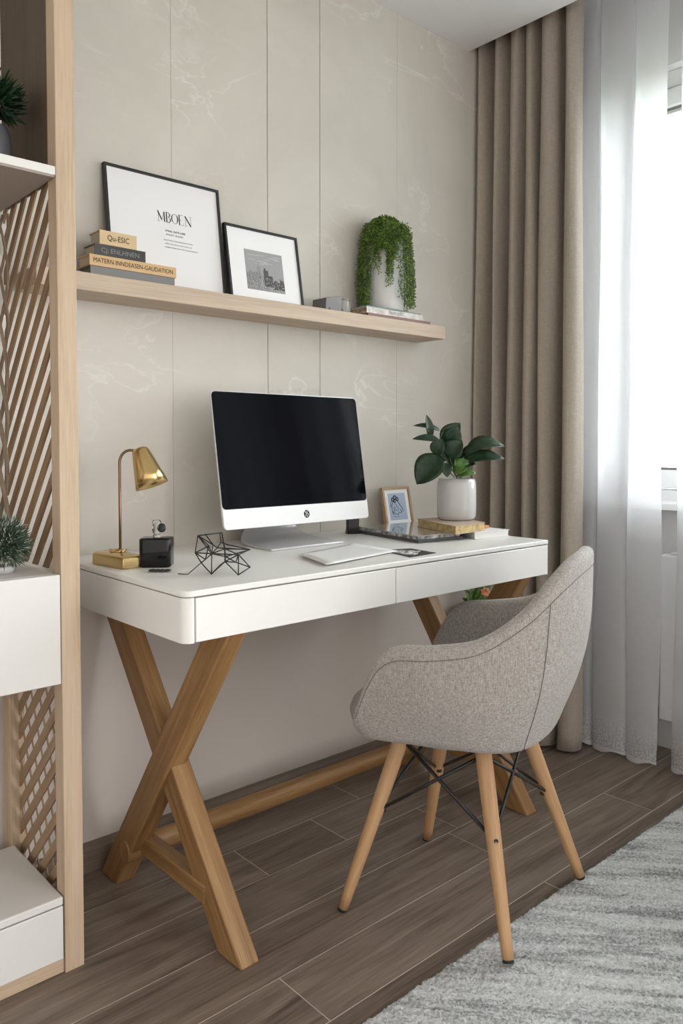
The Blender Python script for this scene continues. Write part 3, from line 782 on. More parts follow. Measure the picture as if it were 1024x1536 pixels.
def lean_frame(name, label, x0, x1, yb, yt, z0, h, fwid, depth, fmat, art):
    """leaning picture frame; returns (root, transform from local (x, z up the face) to world)"""
    ang = math.atan2(yt - yb, h)
    T = Matrix.Translation((x0, yb, z0)) @ Matrix.Rotation(-ang, 4, 'X')
    t = thing(name, label, 'picture frame', ((x0 + x1) / 2, yb + .005, z0)); w_ = x1 - x0
    m = MB(); m.box((0, 0, 0), (w_, depth, fwid), T); m.box((0, 0, h - fwid), (w_, depth, h), T); m.box((0, 0, fwid), (fwid, depth, h - fwid), T, 2); m.box((w_ - fwid, 0, fwid), (w_, depth, h - fwid), T, 2)
    obj('frame', m, fmat, t, bevel=.0006)
    m = MB(); m.box((fwid * .8, depth * .4, fwid * .8), (w_ - fwid * .8, depth * .9, h - fwid * .8), T); obj('print', m, art, t)
    return t, T, w_
F1, T1, W1 = lean_frame('picture_frame', 'large black frame with a white lettered print leaning on the shelf', .832, 1.152, 1.735, 1.772, ZS + .001, .293, .0065, .012, M['frame_black'], M['paper'])
def strokes(mb, T, items, y):
    for (xa, za, xb_, zb_, wd_) in items:
        a = Vector((xa, 0, za)); b_ = Vector((xb_, 0, zb_)); d = (b_ - a).normalized(); n = Vector((-d.z, 0, d.x)) * wd_ / 2
        i = len(mb.v)
        for q in (a - n, b_ - n, b_ + n, a + n): mb.v.append(T @ Vector((q.x, y, q.z)))
        mb.face((i, i + 1, i + 2, i + 3))
def ellipse_strokes(mb, T, cx, cz, rx, rz, wthin, wthick, y, a0=0, a1=360, n=24):
    pr = None
    for k in range(n + 1):
        a = R(a0 + (a1 - a0) * k / n); w_ = wthin + (wthick - wthin) * abs(math.cos(a))
        o_ = [(cx + (rx + s * w_ / 2) * math.cos(a), cz + (rz + s * wthin / 2) * math.sin(a)) for s in (-1, 1)]
        if pr:
            i = len(mb.v)
            for q in (pr[0], o_[0], o_[1], pr[1]): mb.v.append(T @ Vector((q[0], y, q[1])))
            mb.face((i, i + 1, i + 2, i + 3))
        pr = o_
L = MB(); yk = .0042; tn, tk_ = .0007, .0028
x = .137; zb0 = .177; h = .026
items = [(x + .001, zb0, x + .001, zb0 + h, tn), (x, zb0 + h, x + .010, zb0 + .004, tk_), (x + .010, zb0 + .003, x + .0175, zb0 + h, tn), (x + .0175, zb0, x + .0175, zb0 + h, tk_)]
items += [(x - .002, zb0, x + .005, zb0, tn), (x - .002, zb0 + h, x + .003, zb0 + h, tn)]
x2 = x + .024; items += [(x2, zb0, x2, zb0 + h, tk_), (x2 - .002, zb0, x2 + .008, zb0, tn), (x2 - .002, zb0 + h, x2 + .006, zb0 + h, tn)]
x3 = x + .041
x4 = x + .060; items += [(x4, zb0, x4, zb0 + h, tk_), (x4 - .002, zb0, x4 + .012, zb0, tn), (x4 - .002, zb0 + h, x4 + .010, zb0 + h, tn), (x4, zb0 + h / 2, x4 + .007, zb0 + h / 2, tn), (x4 + .012, zb0, x4 + .012, zb0 + .004, tn)]
x5 = x + .078; items += [(x5, zb0, x5, zb0 + h, tn), (x5 - .001, zb0 + h, x5 + .015, zb0 + .001, tk_), (x5 + .015, zb0, x5 + .015, zb0 + h, tn), (x5 - .003, zb0, x5 + .003, zb0, tn), (x5 + .012, zb0 + h, x5 + .018, zb0 + h, tn)]
strokes(L, T1, items, yk)
ellipse_strokes(L, T1, x2 + .003, zb0 + h * .76, .006, h * .22, tn, tk_, yk, -90, 90, 14); ellipse_strokes(L, T1, x2 + .003, zb0 + h * .27, .0075, h * .25, tn, tk_, yk, -90, 90, 14)
ellipse_strokes(L, T1, x3 + .006, zb0 + h / 2, .0085, h * .48, tn, tk_, yk)
obj('title_lettering', L, M['ink'], F1)
def flat_text(parent, T, s, size, cx, cz, y, mat, sx=1.):
    me = textmesh(s, size); m = MB(); m.add_mesh(me, T @ facing_front(cx, y, cz, sx)); return obj('small_lettering', m, mat, parent)
flat_text(F1, T1, 'AMNEL SEATII LNRE', .0068, .183, .155, .0044, M['ink'], .95)
flat_text(F1, T1, 'SWIAENT AEAILIAN', .0058, .180, .1455, .0044, M['ink_soft'], .95)
flat_text(F1, T1, 'nauriel iiea tia uoee lennatieneas aienrean', .0052, .190, .1315, .0044, M['ink_soft'], .95)
flat_text(F1, T1, 'aiienea tiea orei eanneotia eirann unie', .0052, .190, .1225, .0044, M['ink_soft'], .95)
flat_text(F1, T1, 'oneeatiia eraiion eanne tioea aineeras eunia tio', .0052, .197, .1135, .0044, M['ink_soft'], .95)

F2, T2, W2 = lean_frame('picture_frame', 'smaller black frame with grey townscape photograph leaning on the shelf', 1.157, 1.402, 1.719, 1.755, ZS + .001, .209, .0065, .012, M['frame_black'], M['mat_board'])
greys = {k: pb('print_grey', (v, v, v * 1.02), .7, spec=.1) for k, v in {'sky': .36, 'cloud': .46, 'far': .30, 'mid': .17, 'dark': .11, 'lite': .55}.items()}
px0, px1, pz0, pz1 = .058, .185, .037, .148
def quad(mb, T, x0, z0, x1, z1, y):
    i = len(mb.v)
    for q in ((x0, z0), (x1, z0), (x1, z1), (x0, z1)): mb.v.append(T @ Vector((q[0], y, q[1])))
    mb.face((i, i + 1, i + 2, i + 3))
q = MB(); quad(q, T2, px0, pz0, px1, pz1, .0046); art = obj('photograph', q, greys['sky'], F2, 'grey townscape photograph')
q = MB(); rr = random.Random(2)
for i in range(14):
    cx, cz = rr.uniform(px0 + .02, px1 - .02), rr.uniform(pz0 + .07, pz1 - .008); ww = rr.uniform(.008, .02)
    quad(q, T2, cx - ww, cz - .0012, cx + ww, cz + .0012, .0045)
obj('clouds', q, greys['cloud'], art)
q = MB()
for (a, b_, c, d) in ((.060, .037, .085, .085), (.070, .085, .078, .092), (.085, .037, .108, .088), (.096, .088, .106, .104), (.100, .104, .103, .116), (.112, .037, .130, .080)): quad(q, T2, a, b_, c, d, .0044)
obj('old_town', q, greys['far'], art)
q = MB()
for i in range(80):
    cx, cz = rr.uniform(px0 + .001, px1 - .004), rr.uniform(pz0, pz0 + .038); quad(q, T2, cx, cz, cx + rr.uniform(.0008, .0022), cz + rr.uniform(.002, .010), .0042)
for i in range(40):
    cx, cz = rr.uniform(px0 + .002, .108), rr.uniform(pz0 + .03, pz0 + .048); quad(q, T2, cx, cz, cx + .0012, cz + .003, .0042)
obj('windows_and_trees', q, greys['mid'], art)
q = MB(); quad(q, T2, .116, .050, .132, .096, .0040); quad(q, T2, .132, .050, .145, .082, .0040); quad(q, T2, .118, .096, .124, .102, .0040)
quad(q, T2, .145, .045, .184, .066, .0040); quad(q, T2, .150, .066, .160, .071, .0040); quad(q, T2, .170, .066, .182, .074, .0040)
obj('dark_houses', q, greys['dark'], art)
q = MB()
for i in range(70):
    cx, cz = rr.uniform(px0 + .002, px1 - .004), rr.uniform(pz0 + .001, pz0 + .036); quad(q, T2, cx, cz, cx + rr.uniform(.001, .003), cz + rr.uniform(.0008, .003), .0038)
for i in range(18):
    cx, cz = rr.uniform(.118, .180), rr.uniform(.052, .08 if i < 9 else .062); quad(q, T2, cx, cz, cx + .0012, cz + .002, .0038)
obj('light_windows', q, greys['lite'], art)

# slanted grey box + crystal cube
bx = thing('wedge_box', 'small grey slanted box beside the glass cube on the shelf', 'box', (1.47, 1.715, ZS))
m = MB(); m.prism([(0, 0), (.062, 0), (.062, .046), (.002, .036)], 0, .06, Matrix.Translation((1.450, 1.745, ZS + .0005)) @ Matrix.Rotation(R(90), 4, 'X')); obj('body', m, pb('box_grey', (.17, .165, .165), .45), bx, bevel=.0015)
m = MB(); m.prism([(0, 0), (.02, 0), (.012, .010)], -.001, .0, Matrix.Translation((1.453, 1.6845, ZS + .0005)) @ Matrix.Rotation(R(90), 4, 'X')); obj('notch', m, M['black'], bx)
gc = MB(); gc.box((1.516, 1.685, ZS + .0005), (1.546, 1.72, ZS + .042)); tag(obj('glass_cube', gc, M['crystal'], origin=(1.52, 1.705, ZS), bevel=.002), 'clear glass cube between grey box and books on the shelf', 'glass cube')

# books under the trailing plant
M['marble_paper'] = leafmat('marble_paper', (.28, .10, .06), (.55, .42, .30), .5)
M['mottled'] = leafmat('mottled', (.45, .40, .36), (.70, .66, .62), .4)
M['teal'] = pb('teal', (.20, .28, .26), .5)
g2 = 'books under the trailing plant'
book('book', 'red brown book at the bottom under the trailing plant', 1.60, 1.872, 1.668, 1.776, ZS + .0003, 1.4095, pb('maroon', (.20, .09, .075), .5), M['marble_paper'], g2)
book('book', 'mottled book with teal top cover directly under the white vase', 1.598, 1.842, 1.672, 1.776, 1.41, 1.4275, M['mottled'], M['marble_paper'], g2, text='Nyr-BENNES', tmat=M['ink_soft'], tsize=.013, tsx=.8)
tp = MB(); tp.box((1.598, 1.672, 1.4278), (1.835, 1.776, 1.4312)); tag(obj('teal_booklet', tp, M['teal'], origin=(1.72, 1.72, 1.4278), bevel=.0006), 'thin teal booklet on top of the books under the vase', 'booklet', g2)

# trailing plant in white vase
vc = Vector((1.722, 1.718, 1.4314))
tv = thing('trailing_plant', 'bushy green trailing plant spilling over a tall white vase', 'plant', vc)
m = MB(); m.lathe([(.0, 0), (.048, 0), (.0545, .006), (.0565, .03), (.0555, .10), (.0535, .17), (.0515, .205), (.047, .207), (.046, .19), (.0, .185)], vc); obj('vase', m, M['ceramic_rough'], tv)
rr = random.Random(12); fo = MB(); 
def tiny_leaf(mb, p, d, w_, l_):
    sd = d.orthogonal().normalized(); sd.rotate(Matrix.Rotation(rr.uniform(0, 6.28), 3, d)); nn = d.cross(sd)
    b = len(mb.v); mb.v += [p, p + d * l_ * .5 + sd * w_ + nn * w_ * .4, p + d * l_, p + d * l_ * .5 - sd * w_ + nn * w_ * .4]
    mb.face((b, b + 1, b + 2)); mb.face((b, b + 2, b + 3))
SR = Vector((.745, -.667, 0)); SV = Vector((-.667, -.745, 0))    # towards picture right, towards viewer
def strand(a, ln, rmax, dens=1.):
    d = Vector((math.cos(a), math.sin(a), 0)); pts = []
    r0 = rr.uniform(.0, .03); top = rr.uniform(.045, .075)
    for i in range(60):
        t = i / 59
        if t < .35:
            u = t / .35; p = vc + Vector((0, 0, .188)) + d * (r0 + (rmax - r0) * math.sin(u * math.pi / 2)) + Vector((0, 0, top * math.sin(u * math.pi * .93)))
            zt = p.z
        else:
            u = (t - .35) / .65; p = Vector((pe.x, pe.y, zt - ln * u)) + d * .010 * math.sin(u * math.pi * .6) + Vector((rr.gauss(0, .0006), rr.gauss(0, .0006), 0))
        if p.y > 1.776: p.y = 1.776
        if p.z < ZS + .034 : break
        pe = p if t < .35 else pe
        pts.append(p)
    return pts
def leafy(pts, dens, sc=1.):
    for i in range(len(pts) - 1):
        p, q = pts[i], pts[i + 1]
        k = max(1, int(((q - p).length) / .0027 * dens))
        for j in range(k):
            pp_ = p.lerp(q, rr.random()); dd = Vector((rr.gauss(0, 1), rr.gauss(0, 1), rr.gauss(-.4, .6))).normalized()
            tiny_leaf(fo, pp_ + dd * .002, dd, .0023 * sc, .0074 * sc)
stem_m = MB()
for i in range(210):
    a = rr.uniform(0, 2 * math.pi); d = Vector((math.cos(a), math.sin(a), 0)); sr, sv = d.dot(SR), d.dot(SV)
    if sv > .15:  # facing the viewer: shape the drops like the photograph
        if sr < -.55: ln = rr.uniform(.17, .235)
        elif sr < -.28: ln = rr.uniform(.03, .11)
        elif sr < -.05: ln = rr.uniform(.005, .04)
        elif sr < .22: ln = rr.uniform(.06, .15)
        elif sr < .42: ln = rr.uniform(.02, .10)
        else: ln = rr.uniform(.17, .24)
    else: ln = rr.uniform(.14, .235)
    pts = strand(a, ln, rr.uniform(.066, .080) if abs(sr) > .5 else rr.uniform(.058, .068)); leafy(pts, .85)
    if len(pts) > 3: stem_m.tube(pts[::3], .0005, 4, caps=False)
for i in range(4200):   # crown
    a, e_ = rr.uniform(0, 6.28), rr.uniform(-.1, 1.5); q = vc + Vector((math.cos(a) * math.cos(e_) * .076, math.sin(a) * math.cos(e_) * .062, .208 + math.sin(e_) * .078 * rr.uniform(.8, 1.05)))
    dd = Vector((rr.gauss(0, 1), rr.gauss(0, 1), rr.gauss(.3, 1))).normalized(); tiny_leaf(fo, q, dd, .0024, .0075)
for v in fo.v: v.y = min(v.y, 1.783)
fq = obj('foliage', fo, M['leaf_trail'], tv); obj('stems', stem_m, M['stem'], fq)

# ------------------------------------------------------------------ DESK ITEMS
# computer monitor
mw, mh, tilt, yaw_ = .495, .347, R(9.34), R(.85)
TM = Matrix.Translation((1.0507, 1.60, .813)) @ Matrix.Rotation(yaw_, 4, 'Z') @ Matrix.Rotation(-tilt, 4, 'X')
mon = thing('computer_monitor', 'silver all-in-one computer with black screen at the middle of the desk', 'computer', (1.28, 1.62, ZT))
def rrect(x0, z0, x1, z1, r, n=6):
    return arc(x1 - r, z1 - r, r, 0, 90, n) + arc(x0 + r, z1 - r, r, 90, 180, n) + arc(x0 + r, z0 + r, r, 180, 270, n) + arc(x1 - r, z0 + r, r, 270, 360, n)
RX = TM @ Matrix.Rotation(R(90), 4, 'X')       # local (x, z) plane, extrude towards -y by +z
m = MB(); m.prism(rrect(0, 0, mw, mh, .012), -.005, 0, RX)
# bulged back
pol = rrect(0, 0, mw, mh, .012); rings = []
for k in range(7):
    t = k / 6; s_ = 1 - .66 * t ** 1.15; dz = -.005 - .038 * math.sin(t * math.pi / 2)
    rings.append([RX @ Vector((mw / 2 + (x - mw / 2) * s_, mh / 2 + (z - mh / 2) * s_, dz)) for x, z in pol])
m.ring_loft(rings); obj('housing', m, M['alu'], mon)
m = MB(); m.prism(rrect(.0016, .050, mw - .0016, mh - .0016, .011), 0.0002, .0012, RX); obj('screen', m, M['screen'], mon, 'glossy black screen')
m = MB(); m.prism([(.0016, .049)] + arc(.0106, .0096, .009, 180, 270, 6) + arc(mw - .0106, .0096, .009, 270, 360, 6) + [(mw - .0016, .049)], .0002, .0014, RX); ch = obj('chin', m, M['silver_face'], mon, 'bright silver band below the screen')
def disc(cx, cz, rx, rz, n=28, a0=0, a1=360): return [(cx + rx * math.cos(R(a0 + (a1 - a0) * k / n)), cz + rz * math.sin(R(a0 + (a1 - a0) * k / n))) for k in range(n)]
m = MB(); m.prism(disc(mw * .535, .0245, .0095, .0105), .0014, .0018, RX); lg = obj('emblem', m, M['ink'], ch, 'round dark emblem')
m = MB()
for (xa, za, xb_, zb_, ww) in ((-.006, .008, -.001, .001, .0016), (-.001, .001, -.0045, -.007, .0016), (.0015, .0085, .002, .002, .0018), (.002, .002, .0052, -.001, .0016), (.0052, -.001, .001, -.008, .0014)):
    a, b_ = Vector((mw * .535 + xa, .0245 + za)), Vector((mw * .535 + xb_, .0245 + zb_)); d = (b_ - a).normalized(); n_ = Vector((-d.y, d.x)) * ww / 2
    m.prism([tuple(a - n_), tuple(b_ - n_), tuple(b_ + n_), tuple(a + n_)], .0018, .0020, RX)
obj('emblem_mark', m, M['silver_face'], lg)
m = MB(); m.prism(disc(mw - .02, .026, .0016, .0016, 12), .0014, .0017, RX); obj('indicator', m, M['alu'], ch)
# stand: curved plate
prof = [(1.532, .7605), (1.60, .7605), (1.66, .7612), (1.705, .765), (1.735, .776), (1.749, .795), (1.752, .82), (1.745, .85), (1.733, .885), (1.718, .925), (1.70, .96)]
prof = catmull([(0, a, b_) for a, b_ in prof], 5); rings = []
for i, q in enumerate(prof):
    t = i / (len(prof) - 1); tang = (prof[min(i + 1, len(prof) - 1)] - prof[max(i - 1, 0)]).normalized(); nr = Vector((0, -tang.z, tang.y)); th = .0055 if t < .35 else .007
    hw = .1195 if t < .25 else .1195 - .050 * min(1, (t - .25) / .35); cx = 1.262 + .045 * min(1, t / .6)
    rings.append([Vector((cx - hw, q.y, q.z)), Vector((cx + hw, q.y, q.z)), Vector((cx + hw, q.y, q.z)) + nr * th, Vector((cx - hw, q.y, q.z)) + nr * th])
m = MB(); m.ring_loft(rings, smooth=False); obj('stand', m, M['alu'], mon, bevel=.0012)
m = MB(); m.box((1.245, 1.672, .925), (1.365, 1.712, .985)); obj('hinge', m, M['alu'], mon, bevel=.004)

# desk lamp
lamp = thing('desk_lamp', 'brass desk lamp with tilted cone shade and block base', 'lamp', (.775, 1.59, ZT))
la = math.atan2(1.511 - 1.661, .736 - .748)      # long axis of the base
Lm = Matrix.Translation((.7645, 1.59, ZT + .0004)) @ Matrix.Rotation(R(4), 4, 'Z')
m = MB(); rings = []
for z, s_ in ((0, 1.), (.020, 1.), (.024, .97), (.0265, .86)):
    rings.append([Lm @ Vector((x * s_ * .92, y * s_ * .92, z)) for x, y in [(-.026, -.078), (.026, -.078), (.032, .05), (.02, .068), (-.02, .068), (-.032, .05)]])
m.ring_loft(rings, smooth=False); obj('base', m, M['brass'], lamp, bevel=.0015)
m = MB(); c_ = Lm @ Vector((.012, .012, .0265)); m.lathe([(0, 0), (.016, 0), (.018, .001), (.016, .003), (.010, .0035), (.009, .006), (.0, .006)], c_, 24)
for k in range(5): 
    a = k * 1.256; m.tube([c_ + Vector((math.cos(a) * .012, math.sin(a) * .012, .003)), c_ + Vector((math.cos(a + .9) * .020, math.sin(a + .9) * .020, .004))], .0012, 6)
obj('ornament', m, M['brass'], lamp)
P0 = Lm @ Vector((.0225, .018, .026)); 
arcp = [P0, P0 + Vector((0, 0, .08)), P0 + Vector((0, 0, .16)), P0 + Vector((0, 0, .195))]
for k in range(1, 9):
    a = R(90 * k / 8); arcp.append(P0 + Vector((0, 0, .195)) + SR * (.024 * (1 - math.cos(a))) + Vector((0, 0, .028 * math.sin(a))))
arcp.append(arcp[-1] + SR * .012 + Vector((0, 0, -.001)))
m = MB(); m.tube(arcp, .0031, 12); obj('arm', m, M['bronze'], lamp)
S0 = arcp[-1] + SR * .008 + Vector((0, 0, .006)); axd = (SR * .33 + SV * .10 + Vector((0, 0, -.93))).normalized()
rot = Vector((0, 0, 1)).rotation_difference(axd).to_matrix().to_4x4()
m = MB(); m.lathe([(.0, 0.0), (.010, .0), (.0165, .003), (.019, .008), (.0245, .032), (.0305, .060), (.0365, .088), (.0358, .088), (.0296, .060), (.0235, .033), (.017, .010), (.0, .006)], S0, 48, rot); obj('shade', m, M['brass'], lamp)
m = MB(); m.lathe([(0, .008), (.008, .012), (.008, .03), (.013, .045), (.012, .06), (.0, .068)], S0, 20, rot); obj('bulb', m, M['ceramic_white'], lamp)

# ink bottle
ib = thing('perfume_bottle', 'squat black glass bottle with clear stopper beside the lamp', 'bottle', (.862, 1.597, ZT))
ib.location = (.824, 1.516, ZT)
BC = Vector(ib.location); Bm = Matrix.Translation(BC + Vector((0, 0, .0004))) @ Matrix.Rotation(R(-40), 4, 'Z')
def rr_ring(w_, d_, r, z, Mx, n=5): return [Mx @ Vector((x, y, z)) for x, y in rrect(-w_, -d_, w_, d_, r, n)]
m = MB(); m.ring_loft([rr_ring(.031, .025, .009, 0, Bm), rr_ring(.0335, .027, .010, .003, Bm), rr_ring(.0335, .027, .010, .058, Bm), rr_ring(.032, .0255, .009, .0615, Bm), rr_ring(.010, .010, .008, .0625, Bm)]); obj('bottle_body', m, M['smoke_glass'], ib)
m = MB(); m.lathe([(0, 0), (.010, 0), (.0105, .002), (.009, .006), (.0085, .010), (.010, .012), (.010, .034), (.0075, .037), (0, .037)], BC + Vector((0, 0, .063)), 8); obj('stopper', m, M['crystal'], ib, 'clear faceted glass stopper')
m = MB(); m.lathe([(0, -.0025), (.008, -.0025), (.010, 0), (.008, .0025), (0, .0025)], BC + SR * .011 + Vector((0, 0, .083)) + SV * .002, 20, Matrix.Rotation(R(49), 4, 'Z') @ Matrix.Rotation(R(90), 4, 'Y') ); obj('medallion', m, M['black_satin'], ib, 'black round medallion on the stopper')

# little metal clip
ck = MB(); p0 = Vector((.79, 1.442, ZT + .003))
for k in range(4):
    c_ = p0 + SR * (-.015 + .010 * k); ck.tube([c_ + (SR * math.cos(a) * .007 + Vector((.667, .745, 0)) * math.sin(a) * .010) for a in [2 * math.pi * j / 10 for j in range(11)]], .0016, 6)
ck.tube([p0 - SR * .018, p0 + SR * .022], .0016, 6)
tag(obj('metal_clip', ck, M['black_satin'], origin=(.79, 1.442, ZT)), 'small dark metal clip lying in front of the black bottle', 'clip')

# wire geometric chair ornament : nodes measured in the photograph, given real depth
Cx = Vector((.872, 1.330, ZT + .0022))
def wn(r_, v_, z_): return Cx + SR * r_ + Vector((.667, .745, 0)) * v_ + Vector((0, 0, z_))
k_ = .1194 / 1000 * 1.0 * 1.0
def nd(cx_, cy_, v_): # crop coordinate -> metres relative to crop x=560,y=700 at depth offset v_
    return wn((cx_ - 560) * .000147 , v_, max(0, (700 - cy_) * .000147 - v_ * .10))
nodes = dict(A=nd(185, 185, .02), B=nd(490, 145, .045), C=nd(165, 420, .005), D=nd(240, 560, .01), E=nd(405, 692, -.01), F=nd(545, 370, .03), G=nd(890, 385, .045), H=nd(900, 630, .03), I=nd(780, 712, -.02), J=nd(580, 540, .0), K=nd(780, 440, -.015), L=nd(405, 430, -.005), M=nd(335, 330, .02), N=nd(380, 310, .03), O=nd(465, 285, .06), P=nd(540, 320, .07), Q=nd(470, 600, .045), S=nd(460, 150, .05), T=nd(275, 165, .03), U=nd(430, 360, .04), V=nd(560, 480, .03), W_=nd(275, 520, .03), X=nd(700, 560, .03))
nodes['E'].z = ZT + .002; nodes['I'].z = ZT + .002; nodes['H'].z = max(nodes['H'].z, ZT + .002)
ed = 'A-B B-F F-J A-C C-D D-E E-L E-J L-C A-M A-N T-N B-F S-O O-U O-P P-G G-K K-L L-F F-G J-I I-K I-H H-K J-K J-V V-G V-F C-W_ D-W_ W_-L M-L N-L M-W_ U-G U-L E-Q Q-J J-X X-H K-H V-X A-L C-M K-X L-V N-U F-K'.split()
wm = MB()
for e in ed:
    a, b_ = e.split('-'); wm.tube([nodes[a], nodes[b_]], .0013, 6)
for nme, q in nodes.items(): wm.lathe([(0, -.0015), (.0014, 0), (0, .0015)], q, 8)
tail = [nodes['W_'], nodes['D'], nd(85, 665, -.01), nd(30, 665, -.01), nd(-60, 668, -.005)]
tail[2].z = tail[3].z = tail[4].z = ZT + .0018
wm.tube(tail, .0010, 6)
tag(obj('wire_sculpture', wm, M['black'], origin=(.872, 1.33, ZT)), 'black wire geometric chair-shaped ornament on the desk', 'ornament')

# white sheet / tablet cover
m = MB(); P = [Vector((1.133, 1.413, 0)), Vector((1.085, 1.258, 0)), Vector((1.366, 1.320, 0)), Vector((1.385, 1.50, 0))]
gr = []
for i in range(9):
    row = []
    for j in range(9):
        u, v = j / 8, i / 8; q = (P[0] * (1 - u) + P[3] * u) * (1 - v) + (P[1] * (1 - u) + P[2] * u) * v
        lift = .0055 * (1 - u) ** 2 * (1 - v) * 1.2 + .004 * v * (1 - u)
        row.append(Vector((q.x, q.y, ZT + .0022 + lift * .7)))
    gr.append(row)
m.sheet(gr); o = obj('white_folder', m, M['white'], origin=(1.24, 1.37, ZT)); s_ = o.modifiers.new('t', 'SOLIDIFY'); s_.thickness = .0016
tag(o, 'thin white folder lying in front of the monitor stand', 'folder')

# black pattern card
cq = [Vector((1.356, 1.365, 0)), Vector((1.322, 1.238, 0)), Vector((1.420, 1.244, 0)), Vector((1.432, 1.338, 0))]
def cp_(u, v, z=ZT + .0009): q = (cq[0] * (1 - u) + cq[3] * u) * (1 - v) + (cq[1] * (1 - u) + cq[2] * u) * v; return Vector((q.x, q.y, z))
cd = thing('patterned_card', 'flat black card with pale curling pattern near the desk front edge', 'card', (1.38, 1.30, ZT))
m = MB(); m.sheet([[cp_(0, 0), cp_(1, 0)], [cp_(0, 1), cp_(1, 1)]], smooth=False)
co_ = obj('card', m, M['black'], cd); co_.modifiers.new('t', 'SOLIDIFY').thickness = .0008
m = MB(); rr = random.Random(8)
for k in range(26):
    cu_, cv_ = rr.uniform(.15, .85), rr.uniform(.15, .85); ra = rr.uniform(.04, .12); a0 = rr.uniform(0, 6); n_ = 9
    m.tube([cp_(min(.97, max(.03, cu_ + ra * math.cos(a0 + j * .5))), min(.97, max(.03, cv_ + ra * math.sin(a0 + j * .5))), ZT + .0016) for j in range(n_)], .0008, 5)
obj('curl_pattern', m, M['mat_board'], cd, 'pale curling lines')

# black pen cup / holder at right behind monitor
hb = MB(); hc = Matrix.Translation((1.553, 1.684, ZT + .0004)) @ Matrix.Rotation(R(-25), 4, 'Z')
hb.ring_loft([rr_ring(.019, .013, .004, 0, hc), rr_ring(.0175, .012, .004, .02, hc), rr_ring(.018, .012, .004, .06, hc), rr_ring(.020, .013, .004, .11, hc)]); tag(obj('black_holder', hb, M['black_satin'], origin=(1.553, 1.684, ZT)), 'upright black holder standing behind the monitor corner', 'holder')

# small wood frame with line drawing
F3, T3, W3 = lean_frame('picture_frame', 'small light wood frame with ink drawing standing on the desk by the plant', 1.737, 1.862, 1.722, 1.748, ZT + .0005, .128, .008, .012, wood('frame_wood', (.30, .17, .08), (.42, .26, .13), (.5, .33, .18), .45), M['mat_board'])
q = MB(); quad(q, T3, .024, .022, W3 - .022, .108, .0046); ar = obj('drawing', q, pb('blue_paper', (.42, .50, .62), .7), F3, 'pale blue ink drawing')
q = MB(); rr = random.Random(3)
def curve(pts, r_): 
    q.tube([T3 @ Vector((x, .0044, z)) for x, z in pts], r_, 5)
for cx, cz, ra in ((.045, .088, .006), (.055, .094, .007), (.065, .089, .006), (.052, .083, .005)):
    for tt in range(2): curve([(cx + (ra - tt * .002) * math.cos(a), cz + (ra - tt * .002) * math.sin(a)) for a in [j * .6 for j in range(11)]], .0009)
curve([(.045, .082), (.038, .07), (.036, .055), (.042, .045), (.048, .052), (.044, .062)], .0009); curve([(.062, .085), (.072, .072), (.082, .060), (.086, .048), (.078, .046), (.074, .056)], .0010)
curve([(.052, .078), (.060, .066), (.068, .058), (.062, .050), (.054, .054), (.048, .066)], .0007); curve([(.036, .05), (.040, .040), (.050, .044), (.058, .038), (.068, .046), (.078, .044)], .0009); curve([(.040, .036), (.052, .031), (.066, .034)], .0006); curve([(.032, .064), (.034, .078), (.040, .084)], .0008)
obj('ink_lines', q, M['ink'], ar)

# magazines
def slab(name, label, cat, quadpts, z0, z1, mat, group=None, bevel=.001):
    m = MB(); m.prism([tuple(p) for p in quadpts], z0, z1); cx = sum(p[0] for p in quadpts) / 4; cy = sum(p[1] for p in quadpts) / 4
    return tag(obj(name, m, mat, origin=(cx, cy, z0), bevel=bevel), label, cat, group)
gm_ = 'flat stack beside the picture frame'
slab('laptop', 'thin dark laptop at the bottom of the stack under glossy grey magazine', 'laptop', [(1.525, 1.398), (1.688, 1.380), (1.80, 1.66), (1.575, 1.705)], ZT + .0005, ZT + .008, pb('dark_laptop', (.06, .06, .065), .35), gm_)
M['glossy_cover'] = leafmat('glossy_cover', (.36, .35, .34), (.50, .49, .48), .08); M['glossy_cover'].node_tree.nodes['Principled BSDF'].inputs['Coat Weight'].default_value = .8
mg = thing('magazine', 'glossy grey magazine with ragged pages lying on the dark laptop', 'magazine', (1.65, 1.53, ZT + .0082), gm_)
m = MB(); m.prism([(1.530, 1.404), (1.690, 1.386), (1.812, 1.668), (1.582, 1.704)], ZT + .0165, ZT + .019); obj('cover', m, M['glossy_cover'], mg, bevel=.001)
m = MB(); m.prism([(1.533, 1.408), (1.686, 1.390), (1.795, 1.66), (1.584, 1.698)], ZT + .0083, ZT + .0163); obj('pages', m, leafmat('ragged_pages', (.12, .12, .12), (.75, .74, .73), .6), mg)

def rquad(cx, cy, w_, d_, a): 
    return [(cx + x * math.cos(a) - y * math.sin(a), cy + x * math.sin(a) + y * math.cos(a)) for x, y in ((-w_ / 2, -d_ / 2), (w_ / 2, -d_ / 2), (w_ / 2, d_ / 2), (-w_ / 2, d_ / 2))]
def flatbook(label, Q, z0, z1, cov, pages, group=None):
    cx = sum(p[0] for p in Q) / 4; cy = sum(p[1] for p in Q) / 4
    t = thing('book', label, 'book', (cx, cy, z0), group)
    sc = lambda f: [(cx + (x - cx) * f, cy + (y - cy) * f) for x, y in Q]
    m = MB(); m.prism(Q, z0, z0 + .0015); m.prism(Q, z1 - .0015, z1); obj('cover', m, cov, t)
    m = MB(); m.prism(sc(.97), z0 + .0015, z1 - .0015); obj('pages', m, pages, t)
    return t
flatbook('large white book on the desk under the brown book and pot', [(1.697, 1.345), (1.828, 1.338), (1.838, 1.655), (1.822, 1.66)], ZT + .0005, ZT + .0006 + .018, M['white'], M['pages_white'], gm_) if False else None
